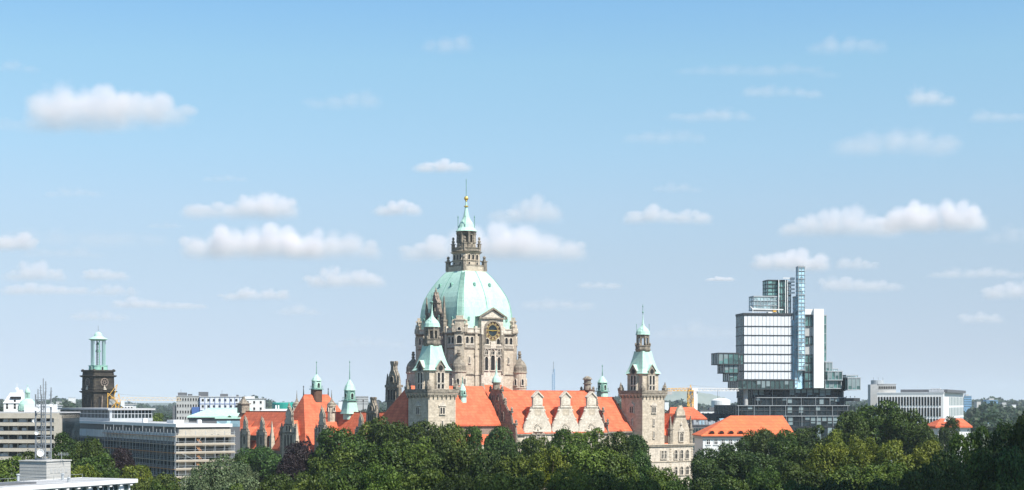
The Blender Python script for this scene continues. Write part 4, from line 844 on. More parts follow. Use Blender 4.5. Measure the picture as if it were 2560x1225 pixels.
def terraced_block():
    f = Frame(147, 470, -4); o = f.thing('terraced_office_block', 'beige concrete block with continuous balcony bands at the far left edge', 'office block')
    L = -48.0; z0 = CH - (1033 - HY) / F * 470
    MB().box(L, 0, 2.2, 18, 0, z0).build('body', 'dark_glass', o)
    MB().box(L, 0, 0, 18, z0 - 1.5, z0).build('roof_band', 'beige_concrete', o); MB().box(L, .3, .4, 18, z0, z0 + .35).build('roof', 'roof_felt', o)
    for k in range(9):
        z = z0 - 3.75 - 2.52 * k
        m = MB().box(L, -.4 if k else 0, -.1 - .05 * k, 2.3, z, z + 1.02)
        for i in range(17): x = -1.6 - i * 2.85; m.box(x - .13, x + .13, 1.6, 2.25, z + 1.0, z + 2.51)
        m.build('balcony_band', 'beige_concrete', o)
        m = MB().box(L, -.4, .3, .5, z + 1.02, z + 1.16); m.build('rail', 'dark_steel', o)
        r = random.Random(k); top = []
        for i in range(34):
            x = -1.4 - (33 - i) * 1.4; h = z + (2 + r.uniform(-.2, .2) if r.random() < .5 else 1.03)
            top += [(x - .62, h), (x + .62, h)]
        m = MB().prism([(top[0][0], z + 1.01), (top[-1][0], z + 1.01)] + top[::-1], 2.02, 2.12)
        m.build('curtain', 'white_panel', o)
    MB().box(-1.4, .1, -.2, 2.6, 0, z0 - 1.5).build('end_pier', 'beige_concrete', o)
    m = MB().box(-12, -4, 4, 10, z0 + .3, z0 + 2.6).box(-30, -26, 3, 8, z0 + .3, z0 + 1.2); m.build('roof_plant', 'white_panel', o)
terraced_block()

# ------------------------------------------------------------------ foreground: flat roofed house, stair block and radio mast
def foreground_house():
    d = Vector((.444, .896)); a = math.atan2(d.y, d.x)
    o = thing('flat_roofed_house', 'near flat roofed pavilion with pale roof sheet, thin white fascia and a row of windows', 'building', (-46.9, 200, 0), a)
    z = 22.35; L = -60
    MB().box(L, -.8, .5, 8.2, 0, z - .6).build('body', 'office_glass', o)
    MB().box(L, 0, .06, 8.7, z - .3, z).build('roof', 'roof_felt', o)
    MB().box(L, .1, -.1, .06, z - .42, z + .05).box(.0, .12, .06, 8.8, z - .42, z + .05).box(L, .1, 8.7, 8.85, z - .3, z + .05).build('fascia', 'white_paint', o)
    MB().box(L, -.2, .12, 1.2, z - .55, z - .34).build('shadow_gap', 'steel', o)
    for i in range(26):
        x = -1.0 - i * 1.9
        m = MB().box(x - .1, x + .1, .3, .52, 0, z - .56); m.box(x - .22, x + .22, .0, .5, z - .72, z - .57); m.build('post', 'white_paint', o)
        m = MB().box(x - 1.8, x - .1, .42, .52, z - 2.6, z - 2.45); m.box(x - .99, x - .9, .42, .52, z - 2.5, z - .6); m.build('window_bar', 'steel', o)
        if i % 3 == 0: MB().box(x - 1.7, x - 1.0, .44, .5, z - 2.4, z - .7).build('blind', 'white_panel', o)
    MB().box(-24, -14, 3.4, 6.2, z, z + .22).build('roof_hatch', 'slate', o)
    for i in range(9): MB().box(-2.6 - 3.3 * i, -2.5 - 3.3 * i, .2, 8.5, z, z + .035).build('felt_joint', 'grey_render', o)
    for x, y, h in ((-6, 6.6, .7), (-9.5, 2.5, .45), (-13, 7.2, .9)): MB().lathe(x, y, [(z, .16), (z + h, .16), (z + h + .02, .26), (z + h + .14, .2)], 8).build('vent_pipe', 'galvanised', o)
    m = MB().bar((-30, 8.2, z + .5), (-.6, 8.2, z + .5), .025)
    for i in range(12): m.bar((-.6 - 2.6 * i, 8.2, z), (-.6 - 2.6 * i, 8.2, z + .5), .025)
    m.build('roof_rail', 'mast_steel', o)
    b = thing('concrete_stair_block', 'square block of pale board marked concrete rising behind the near flat roof', 'stair block', (-61.85, 212, 0), R(-26))
    zt = CH - (1154.5 - HY) / F * 209; hw = 2.3
    m = MB().sq(0, 0, [(0, hw), (zt, hw)]); m.build('body', 'concrete', b)
    m = MB()
    for i in range(12): m.sq(0, 0, [(zt - .35 - .42 * i, hw + .02), (zt - .31 - .42 * i, hw + .02)])
    m.build('board_joint', 'grey_render', b)
    m = MB(); r = random.Random(8)
    for i in range(5): m.box(hw + .0, hw + .03, -1.6 + .7 * i, -1.15 + .7 * i, zt - 1.5 - r.uniform(0, .1), zt - .95)
    m.build('weathered_plaque', 'grey_render', b); MB().sq(0, 0, [(zt, hw + .12), (zt + .14, hw + .12)]).build('coping', 'concrete', b)
    # lattice mast with dishes
    t = thing('radio_mast', 'slender galvanised lattice radio mast with dishes on top of the concrete block', 'radio mast', (-62.1, 212, zt + .14), R(-20))
    H = 8.6; w = .76
    for sx in (-1, 1):
        for sy in (-1, 1): MB().bar((sx * w, sy * w * .8, 0), (sx * w, sy * w * .8, H + (.4 if sx > 0 else .1)), .1).build('leg', 'mast_steel', t)
    for i in range(9):
        z = .15 + i * .98; m = MB()
        for s in (-1, 1): m.bar((-w, s * w * .8, z), (w, s * w * .8, z), .065); m.bar((s * w, -w * .8, z), (s * w, w * .8, z), .065)
        q = -1 if i % 2 else 1
        if i < 8: m.bar((-w * q, -w * .8, z), (w * q, -w * .8, z + .98), .035)
        m.build('cross_bar', 'mast_steel', t)
    m = MB().bar((0, 0, 0), (0, 0, H + 2.2), .06)
    for i in range(22): m.bar((-.25, 0, .3 + i * .4), (.25, 0, .3 + i * .4), .03)
    for s in (-.25, .25): m.bar((s, 0, .1), (s, 0, H), .035)
    m.build('climbing_ladder', 'mast_steel', t)
    for (x, y, z, r) in ((.25, -.95, .95, .5), (-.35, -.95, 3.6, .28), (-.3, -.95, 6.8, .33), (1.05, .4, 8.9 - 1.6, .3), (-1.0, -.6, 5.2, .25)):
        m = MB(); k = 14; m.loft([[(rr * cos(2 * pi * i / k), yy, rr * sin(2 * pi * i / k)) for i in range(k)] for rr, yy in ((r * .2, .18), (r * .7, .12), (r, 0), (r * .95, -.02), (r * .5, .07))]); m.bar((0, .1, 0), (0, .9, -.1), .065); m.build('dish', 'white_paint', t, (x, y, z), R(25))
    for (x, y, z0, z1) in ((-w - .35, 0, 1.2, 2.6), (w + .3, -.2, .3, 1.2), (-w - .3, .3, 7.2, 9.4), (w + .25, .3, 7.6, 9.6), (.1, .4, 8.6, 10.4), (-.2, -.3, 8.5, 9.9), (w + .35, .2, 4.4, 5.2)):
        m = MB().bar((x, y, z0), (x, y, z1), .065); m.bar((x, y, (z0 + z1) / 2), (x * .6, y, (z0 + z1) / 2), .035)
        for j in range(3): m.bar((x - .22, y, z0 + (z1 - z0) * (j + 1) / 4), (x + .22, y, z0 + (z1 - z0) * (j + 1) / 4), .025)
        m.build('aerial', 'mast_steel', t)
    t2 = thing('roof_aerial', 'small comb shaped aerial on the right corner of the concrete block', 'aerial', (-59.4, 211, zt + .14), 0)
    m = MB().bar((0, 0, 0), (0, 0, 1.1), .04); m.bar((-.5, 0, .8), (1.0, 0, .8), .03)
    for i in range(7): m.bar((-.4 + .2 * i, 0, .55), (-.4 + .2 * i, 0, 1.05), .02)
    m.build('comb', 'galvanised', t2)
foreground_house()

# ------------------------------------------------------------------ background buildings
def block(name, label, cat, px0, px1, py, dist, deg, depth, wall, roof='roof_felt', rows=0, cols=0, win='dark_opening', wh=(.55, .5), band=None, base=0., roof_up=.4, side_cols=0, arch=False, fins=False):
    """a flat-roofed block placed from its left front corner; each storey row of windows modelled as recessed boxes"""
    f = Frame(px0, dist, deg); o = f.thing(name, label, cat); x1 = f.x(px1); z1 = f.z(py)
    MB().box(0, x1, 0, depth, 0, z1).build('wall', wall, o)
    MB().box(-.3, x1 + .3, -.3, depth + .3, z1, z1 + roof_up).build('roof', roof, o)
    H = 3.5
    for r in range(rows):
        z = z1 - 1.0 - H * r - H * wh[1]
        for c in range(cols):
            w = x1 / cols; x = w * (c + .5); m = MB(); ww = w * wh[0] / 2
            m.mi = 1; m.box(x - ww, x + ww, -.06, .05, z, z + H * wh[1]); m.mi = 0
            m.box(x - ww - .1, x + ww + .1, -.3 if fins else -.14, .05, z - .2, z - .02)
            if fins: m.box(x - ww - w * .12, x - ww, -.5, .05, z, z + H * wh[1])
            m.build('window', [wall, win], o)
        for c in range(side_cols):
            w = depth / side_cols; y = w * (c + .5); m = MB(); ww = w * wh[0] / 2; m.mi = 1; m.box(x1 - .05, x1 + .06, y - ww, y + ww, z, z + H * wh[1]); m.mi = 0; m.box(x1 - .05, x1 + .3, y - ww - .1, y + ww + .1, z - .2, z - .02); m.build('window', [wall, win], o)
    return o, f, x1, z1
def background():
    # long white hospital-like slab left of the hall
    o, f, x1, z1 = block('slab_building', 'grey white slab block with rows of small windows beside a blue netted stair', 'apartment block', 441, 500, 991, 900, 6, 16, 'grey_render', rows=5, cols=9, wh=(.5, .42))
    MB().box(x1 * .66, x1 * .98, -1.2, -.2, 0, z1 - 6).build('blue_net', 'blue_net', o); MB().box(-2.2, -.02, 1, 14, 0, z1 - 5).build('stair_wing', 'slate', o)
    for a, b, h in ((.5, 5, 2.2), (6, 8, 1.4)): MB().box(a, b, 3, 9, z1 + .4, z1 + h).build('roof_plant', 'slate', o)
    MB().bar((2, 5, z1), (2, 5, z1 + 4), .08).build('roof_aerial', 'slate', o)
    o, f, x1, z1 = block('slab_building', 'long white slab block with a dark grid of joints, behind the green copper hall roof', 'apartment block', 500, 612, 993, 900, 6, 16, 'white_panel', rows=2, cols=8, wh=(.4, .38))
    m = MB()
    for i in range(10): x = x1 * i / 9; m.box(x - .12, x + .12, -.2, .02, 0, z1)
    for k in range(1, 4): m.box(0, x1, -.2, .02, z1 - 3.7 * k - .12, z1 - 3.7 * k + .12)
    m.build('joint_grid', 'blue_net', o); 
    for a, b, h in ((-1, 4, 3), (11, 15, 1.9), (20, 21, 1.4)): MB().box(a, b, 2, 8, z1 + .4, z1 + h).build('roof_plant', 'slate', o)
    MB().bar((12, 3, z1), (12, 3, z1 + 4), .08).build('roof_aerial', 'slate', o)
    o, f, x1, z1 = block('slab_building', 'bright white end block with two columns of square windows, left of the stone pinnacle', 'apartment block', 611, 660, 998, 880, 6, 16, 'white_paint', rows=3, cols=3, wh=(.3, .4)); MB().box(0, x1 * .48, 0, 10, z1, z1 + 1.6).build('roof_plant', 'white_paint', o)
    # copper-roofed hall in front of it
    f = Frame(472, 700, 10); o = f.thing('copper_roofed_hall', 'low hall with a broad pale green copper roof behind the scaffolded offices', 'hall'); x1 = f.x(640); z0 = f.z(1041); z1 = f.z(1022)
    MB().box(0, x1, 0, 24, 0, z0).build('wall', 'slate', o); m = MB(); hip(m, -.8, x1, -1, 25, z0, 9, x1 - 2, 12, z1 + .3); m.build('roof', 'copper', o)
    MB().box(9, x1 - 2, 10, 14, z1 - .6, z1 + .2).build('ridge_light', 'copper', o)
    f = Frame(540, 600, 10); o = f.thing('flat_annex', 'low dark annex with a thin turquoise roof edge, left of the orange roof', 'building'); x1 = f.x(600); z1 = f.z(1047)
    MB().box(0, x1, 0, 10, 0, z1).build('wall', 'slate', o); MB().box(-.4, x1 + .3, -.5, 10, z1, z1 + .4).build('roof_edge', 'copper', o); MB().box(.3, x1, -.06, .02, z1 - 3, z1 - .8).build('window_band', 'blue_glass', o)
    # teal arena and flat white roof
    f = Frame(713, 1300, 0); o = f.thing('arena', 'round teal green hall on the horizon behind the orange roof', 'arena'); MB().lathe(0, 0, [(0, 10.5), (f.z(1008), 10.5), (f.z(1006.5), 9.5), (f.z(1006), 3)], 40).build('drum_wall', 'teal_paint', o); MB().cbox(0, -8, 3, .4, f.z(1010), f.z(1005)).build('vent', 'galvanised', o)
    f = Frame(655, 760, 4); o = f.thing('white_roofed_hall', 'long flat white roof just above the ridge of the orange side wing', 'hall'); x1 = f.x(716); MB().box(0, x1, 0, 20, 0, f.z(1027)).build('wall', 'grey_render', o)
    MB().loft([[(x, 0, f.z(1028)), (x, 0, f.z(1026)), (x, 10, f.z(1022.5)), (x, 20, f.z(1026)), (x, 20, f.z(1028))] for x in (-.5, x1)]).build('roof', 'white_paint', o)
    MB().cbox(x1 * .55, 4, .3, .3, f.z(1024), f.z(1013)).cbox(x1 * .55 + 1.2, 4, .3, .3, f.z(1024), f.z(1013)).build('flue', 'white_paint', o)
    block('tower_block', 'small hazy grey tower block on the horizon between the two green turrets', 'tower block', 889, 921, 991, 2600, 5, 20, 'grey_render', rows=4, cols=10, wh=(.6, .4))
    # far left group: white mansard house, green domed church, small white cube
    f = Frame(9, 720, 12); o = f.thing('white_mansard_house', 'tall white house with a steep white mansard roof at the far left', 'house'); x1 = f.x(60); za, zb, zc = f.z(1008), f.z(982), f.z(974)
    MB().box(0, x1, 0, 12, 0, za).build('wall', 'white_paint', o); MB().loft([[(-.3, -.4, za), (x1 + .3, -.4, za), (x1 + .3, 12.3, za), (-.3, 12.3, za)], [(x1 * .3, 2.5, zb), (x1 * .97, 2.5, zb), (x1 * .97, 9, zb), (x1 * .3, 9, zb)]]).box(x1 * .6, x1 * .9, 4, 8, zb, zc).build('roof', 'white_panel', o)
    MB().box(x1 * .32, x1 * .86, -.1, 2.6, f.z(996), f.z(991)).build('dormer_band', 'dark_opening', o)
    for x, py in ((.12, 1014), (.5, 1006), (.5, 1014), (.5, 1022), (.12, 1022)): MB().box(x1 * x, x1 * x + .9, -.08, .02, f.z(py), f.z(py) + 1.2).build('window', 'dark_opening', o)
    m = MB().bar((x1 * .6, 6, zc), (x1 * .6, 6, zc + 3), .1); m.cbox(x1 * .6, 6, .6, .6, zc, zc + .9); m.build('roof_aerial', 'white_paint', o)
    f = Frame(69, 690, 0); o = f.thing('green_domed_church', 'church with a round green copper dome and tiny lantern behind the radio mast', 'church'); z = f.z
    MB().lathe(0, 0, [(0, 3.9), (z(1027), 3.9)], 16).build('drum', 'sandstone', o); MB().lathe(0, 0, [(z(1027), 4.0), (z(1020), 4.0), (z(1010), 3.7), (z(1003), 2.9), (z(998), 1.8), (z(996), 1.0)], 24).build('dome', 'copper', o)
    m = MB().lathe(0, 0, [(z(997), 1.1), (z(996), 1.25)], 10)
    for i in range(6): m.cbox(.85 * cos(i * pi / 3), .85 * sin(i * pi / 3), .16, .16, z(996), z(982))
    m.lathe(0, 0, [(z(984), .7), (z(982), 1.15), (z(979), 1.15), (z(975), .95), (z(970), .35), (z(967), .1)], 12); m.ball((0, 0, z(964)), .3, 6); m.build('dome_lantern', 'copper', o)
    for i in (-1, 0, 1): window(o, 3.95 * sin(i * .9), -3.95 * cos(i * .9), z(1023), .8, 1.2, i * .9, trim='copper', mull=False, arch=False, proud=.15)
    block('white_plant_house', 'plain white box on the roofs right of the radio mast', 'roof house', 100, 145, 1015, 640, 4, 8, 'white_paint')
    block('low_house', 'small white house between the scaffolded offices and the black church tower', 'house', 303, 333, 1012, 700, 4, 8, 'white_paint', rows=1, cols=4)
    # right of the hall
    f = Frame(1695, 662, 4); o = f.thing('red_hipped_house', 'house with a bright red hipped roof behind the yellow crane', 'house'); x1 = f.x(1752)
    MB().box(-2, x1 + 2, 0, 16, 0, f.z(1046)).build('wall', 'pale_stone', o); m = MB(); hip(m, -4, x1 + 2.5, -1, 17, f.z(1046), f.x(1684), f.x(1742), 8, f.z(1018)); m.build('roof', 'roof_tile', o)
    o, f, x1, z1 = block('grey_flat_building', 'dark grey flat roofed building crowded with roof plant, left of the broad orange roof', 'building', 1730, 1842, 1064, 640, 4, 20, 'slate', 'slate', rows=3, cols=14, wh=(.7, .5), win='office_glass')
    m = MB(); rr = random.Random(6)
    for i in range(16): x = 1 + i * (x1 - 2) / 16; m.box(x, x + rr.uniform(.5, 1.3), 2, 5, z1 + .4, z1 + rr.uniform(.9, 2.4))
    m.build('roof_plant', 'galvanised', o)
    MB().loft([[(12.5, 2, z1 + .4), (14, 2, z1 + .4), (14, 2.3, z1 + .4), (12.5, 2.3, z1 + .4)], [(12, 5, z1 + 2.8), (14.5, 5, z1 + 2.8), (14.5, 5.3, z1 + 2.8), (12, 5.3, z1 + 2.8)]]).build('skylight', 'blue_glass', o); MB().box(3.5, 5.5, 2, 4, z1 + .4, z1 + 2).build('skylight', 'blue_glass', o)
    block('dark_flat_building', 'low dark building with a flat roof at the foot of the glass tower', 'building', 1762, 1840, 1036, 720, 4, 14, 'slate', 'slate', rows=2, cols=9, win='office_glass', wh=(.75, .5))
    o, f, x1, z1 = block('white_flat_building', 'low white flat roofed building in front of the far woods, right of the yellow crane', 'building', 1751, 1816, 1027, 820, 3, 10, 'white_paint', 'slate', rows=1, cols=5, wh=(.3, .4)); MB().box(5, 9, 2, 6, z1, z1 + 1.8).build('roof_plant', 'slate', o)
    f = Frame(1732.5, 950, 30); o = f.thing('white_silo_tower', 'slim white tower rising just behind the crane mast', 'tower'); m = MB().sq(0, 0, [(0, 1.9), (f.z(978), 1.9), (f.z(977), 2.2), (f.z(971), 2.1)]); m.build('shaft', 'white_paint', o)
    for i in range(-1, 2): MB().box(-.35 + i * 1.3, .35 + i * 1.3, -2.2, -2.05, f.z(984), f.z(979)).build('opening', 'dark_opening', o)
    f = Frame(1802, 1500, 0); o = f.thing('white_dome_hall', 'small white hall with a thin flagpole on the woods left of the glass tower', 'hall'); MB().lathe(0, 0, [(0, 9), (f.z(1001), 9), (f.z(997), 6), (f.z(995), 1)], 24).build('dome', 'white_paint', o); MB().bar((-3, 0, f.z(998)), (-3, 0, f.z(975)), .25).build('flagpole', 'slate', o)
    f = Frame(1753, 560, 3); o = f.thing('orange_hipped_house', 'white walled house with a broad orange hipped roof and four eyebrow dormers', 'house'); x1 = f.x(1990); ze, zr = f.z(1088.5), f.z(1039, 0, 9)
    MB().box(.8, x1 - .8, 1, 19, 0, ze - .3).build('wall', 'white_paint', o); m = MB(); hip(m, 0, x1, 0, 20, ze, f.x(1826, 10), f.x(1957, 10), 10, zr, .35); m.build('roof', 'orange_tile', o)
    MB().box(.4, x1 - .4, .5, 19.5, ze - 1.2, ze - .3).build('cornice', 'grey_render', o)  # grey box paints the eave's shade along the white wall top
    for px in (1780.5, 1804.5, 1828.5, 1852.5):
        x = f.x(px); k = 10; m = MB(); zz = f.z(1083); m.loft([[(x + 1.05 * cos(pi * i / k), y, zz + .95 * sin(pi * i / k)) for i in range(k + 1)] for y in (.35, 3.5)]); m.mi = 1; m.loft([[(x + .85 * cos(pi * i / k), y, zz + .08 + .72 * sin(pi * i / k)) for i in range(k + 1)] for y in (.28, .34)]); m.build('eyebrow_dormer', ['orange_tile', 'dark_opening'], o)
    for px in (1772, 1791, 1809, 1828, 1847): window(o, f.x(px), .98, f.z(1111), 1.1, 1.6, 0, arch=False, trim='white_paint', proud=.1)
    f = Frame(2345, 600, 6); o = f.thing('red_roofed_house', 'red tiled roof peeping out below the white office block on the right', 'house'); x1 = f.x(2426); MB().box(0, x1, 0, 12, 0, f.z(1066)).build('wall', 'white_paint', o)
    m = MB(); hip(m, f.x(2362) - 4, x1 + .5, -1, 13, f.z(1066), f.x(2367), f.x(2421), 6, f.z(1046.5)); hip(m, -.5, f.x(2372), 1, 12, f.z(1068), 2, f.x(2362), 6, f.z(1053)); m.build('roof', 'roof_tile', o); MB().prism([(0, 0), (2.6, 0), (1.3, 2.2)], 0, .6).build('gable', 'white_paint', o, (f.x(2358), -.9, f.z(1054)))
    # white office block on the right
    f = Frame(2358.5, 820, -21); o = f.thing('white_office_block', 'white office block with tall narrow windows on the right, beyond the big round tree', 'office block')
    z1 = f.z(983.5); x0 = f.x(2193); y1 = f.y(2409, 0); H = 6.4
    MB().box(x0, 0, 0, y1, 0, z1).build('wall', 'white_paint', o); MB().box(x0 - .2, .2, -.2, y1 + .2, z1, z1 + .5).build('roof', 'white_panel', o)
    n = 22
    for k in range(5):
        z = z1 - 1.7 - 4.55 - k * H * .88
        for i in range(n):
            w = -x0 * .97 / n; x = x0 + w * (i + .5); m = MB().box(x - w * .29, x + w * .29, -.05, .04, z, z + 4.5); m.mi = 1; m.box(x - w * .5, x - w * .32, -.42, .04, z - .1, z + 4.6); m.build('window', ['dark_opening', 'white_paint'], o)
        if k < 4:
            m = MB()
            for i in range(10): w = y1 * .75 / 10; y = y1 * .25 + w * (i + .5); m.box(-.04, .06, y - w * .34, y + w * .34, z, z + 4.5)
            m.mi = 1
            for i in range(10): w = y1 * .75 / 10; y = y1 * .25 + w * (i + .5); m.box(-.04, .1, y - w * .5, y - w * .36, z, z + 4.5)
            m.build('window_strip', ['dim_blind', 'white_paint'], o)
    MB().box(f.x(2252, 5), f.x(2369, 5), 4, y1 - 4, z1 + .5, f.z(973.5, 0, 5)).build('roof_storey', 'slate', o)
    m = MB()
    for i in range(14): x = f.x(2323, 5) + i * .55; m.box(x, x + .3, 3.8, 4.02, z1 + .8, z1 + 2 - .1 * (i % 3))
    m.bar((f.x(2295, 8), 8, z1 + 1.5), (f.x(2295, 8), 8, z1 + 4.5), .1); m.box(f.x(2328, 8), f.x(2352, 8), 6, 9, z1 + 1.9, z1 + 2.7); m.build('roof_plant', 'white_panel', o)
    o, f, x1, z1 = block('pale_tower_block', 'pale concrete block with two upper window bands, left behind the white office block', 'office block', 2196, 2240, 961, 860, -6, 12, 'concrete', rows=4, cols=10, wh=(.75, .42)); MB().box(-4.2, -.02, 0, 12, 0, z1).build('stair_core', 'grey_render', o); MB().lathe(0, 5, [(z1, 3.4), (f.z(950.5), 3.4)], 20).build('roof_tank', 'galvanised', o)
    m = MB()
    for x in (-2, .5, 3): m.bar((x, 5, z1), (x, 5, z1 + 3.9), .08)
    m.build('aerial', 'slate', o)
    for px0, px1, py, n, lb in ((2410, 2429, 990, 9, 'small blue glass block right behind the white office block'), (2466, 2495, 1000, 10, 'wide blue glass block on the right horizon')):
        o, f, x1, z1 = block('blue_glass_block', lb, 'office block', px0, px1, py, 2400, 0, 16, 'sky_blue_paint', rows=5, cols=n, win='office_glass', wh=(.7, .4)); MB().box(x1 * .3, x1 * .7, 3, 9, z1, z1 + 2.4).build('roof_plant', 'grey_render', o)
    o, f, x1, z1 = block('far_white_building', 'tiny white building among the far woods near the right edge', 'building', 2530, 2540, 1012, 2300, 0, 10, 'white_paint')
    o, f, x1, z1 = block('far_white_building', 'tiny white hall on the wooded skyline left of the black tower', 'building', 171, 185, 994.5, 2600, 0, 10, 'white_paint')
    for px0, px1, py, d, wl, lb in ((770, 776, 1000, 2900, 'grey_render', 'tiny grey chimney block on the woods beside the brown stemmed turret'), (930, 948, 1001, 1700, 'slate', 'low dark roof on the woods right of the stout green turret'), (846, 858, 1003, 2100, 'white_panel', 'tiny pale house among the woods left of the stout green turret'),
                                   (2505, 2516, 1006, 2700, 'grey_render', 'tiny grey block on the skyline right of the wide blue glass block'), (2442, 2452, 1004, 2600, 'concrete', 'tiny pale block on the skyline left of the wide blue glass block'), (1662, 1672, 1005, 2000, 'white_panel', 'tiny pale house under the counterweight of the crane'), (140, 150, 1003, 2000, 'grey_render', 'tiny grey house on the woods right of the radio mast')):
        block('far_house', lb, 'house', px0, px1, py, d, 5, 12, wl, 'slate')
    # thin far mast
    f = Frame(1383.5, 950, 20); o = f.thing('lattice_mast', 'thin grey lattice mast rising behind the orange main roof', 'radio mast'); zt = f.z(922)
    for sx in (-1, 1):
        for sy in (-1, 1): MB().bar((sx * .75, sy * .75, 0), (sx * .55, sy * .55, zt - (3 if sx < 0 else 0)), .11).build('leg', 'sky_blue_paint', o)
    m = MB()
    for i in range(26): z = 20 + i * (zt - 20) / 26; m.bar((-.7, -.7, z), (.7, -.7, z + .7), .06); m.bar((.7, -.7, z), (.7, .7, z + .7), .06); m.bar((-.7, -.7, z + .7), (-.7, .7, z), .06)
    m.build('lattice', 'sky_blue_paint', o); MB().bar((0, 0, zt - 2), (0, 0, f.z(904)), .12).build('whip_aerial', 'slate', o)
background()

def crane(name_label, px, dist, z_mast, z_jib, jib, cjib, deg, jib_mat, q_=1.):
    f = Frame(px, dist, deg); o = f.thing('tower_crane', name_label, 'crane'); w = 1.1
    m = MB()
    for sx in (-1, 1):
        for sy in (-1, 1): m.bar((sx * w, sy * w, 0), (sx * w, sy * w, z_mast), .2)
    n = int(z_mast / 1.8)
    for i in range(n):
        z = i * 1.8; q = 1 if i % 2 else -1
        for s in (-1, 1): m.bar((-w * q, s * w, z), (w * q, s * w, z + 1.8), .12); m.bar((s * w, -w * q, z), (s * w, w * q, z + 1.8), .12); m.bar((-w, s * w, z), (w, s * w, z), .1)
    m.build('mast', 'crane_yellow', o)
    m = MB().sq(0, 0, [(z_mast, 1.1), (z_mast + .5, 1.2)]); m.bar((-.7, 0, z_mast), (0, 0, z_jib + 2.6), .16); m.bar((.7, 0, z_mast), (0, 0, z_jib + 2.6), .16); m.build('slewing_head', 'crane_yellow', o)
    MB().box(.9, 2.3, -1.5, -.3, z_jib - 2.2, z_jib - .3).build('cab', 'white_panel', o)
    def truss(name, x0, x1, mat, rise=0.):
        m = MB(); n = max(2, int(abs(x1 - x0) / 1.6)); h = 1.25
        P = lambda u, y, dz: (x0 + (x1 - x0) * u, y, z_jib + rise * u + dz)
        for y, dz in ((-.6, 0), (.6, 0), (0, h)): m.bar(P(0, y, dz), P(1, y, dz * .8), .15 * q_)
        for i in range(n):
            a, b, c = i / n, (i + .5) / n, (i + 1) / n
            for y in (-.6, .6): m.bar(P(a, y, 0), P(b, 0, h * .95), .09 * q_); m.bar(P(b, 0, h * .95), P(c, y, 0), .09 * q_)
        return m.build(name, mat, o)
    truss('jib', .8, jib, jib_mat); truss('counter_jib', -.8, -cjib, 'crane_yellow')
    m = MB().box(-cjib - .3, -cjib + 2.2, -.7, .7, z_jib - 1.6, z_jib + .4); m.build('counterweight', 'grey_render', o)
    m = MB()
    for x in (jib * .45, jib * .8): m.bar((0, 0, z_jib + 2.5), (x, 0, z_jib + 1.2), .05)
    m.bar((0, 0, z_jib + 2.5), (-cjib + 1, 0, z_jib + .4), .05); m.bar((jib * .6, 0, z_jib), (jib * .6, 0, z_jib - 4), .04); m.build('tie_rod', 'galvanised', o)
crane('yellow tower crane with a long white jib left of the glass tower', 1726.5, 690, CH + 4.6, CH + 4.8, 21.5, 10.6, 10, 'crane_white')
def small_crane():
    crane('yellow tower crane with a thin pale jib beside the black church tower', 297, 620, CH - .6, CH + .6, 23.5, 3.2, 8, 'crane_pale', .6)
    f = Frame(285, 618, 8); o = f.thing('luffing_frame', 'yellow lattice derrick leaning in front of the black church tower', 'crane'); m = MB()
    for a, b in (((-2.4, 0, 26), (-2.4, 0, 35.5)), ((-2.4, 0, 34), (1.2, 0, 38.8)), ((1.2, 0, 38.6), (-.2, 0, 33.6)), ((-2.4, 0, 35.5), (2.2, 0, 31)), ((-2.4, 0, 28), (1.6, 0, 33)), ((1.8, 0, 31), (1.8, 0, 26))): m.bar(a, b, .1); m.bar((a[0], .9, a[2]), (b[0], .9, b[2]), .1)
    m.bar((-2.4, 0, 0), (-2.4, 0, 26), .2); m.build('derrick', 'crane_yellow', o)
small_crane()

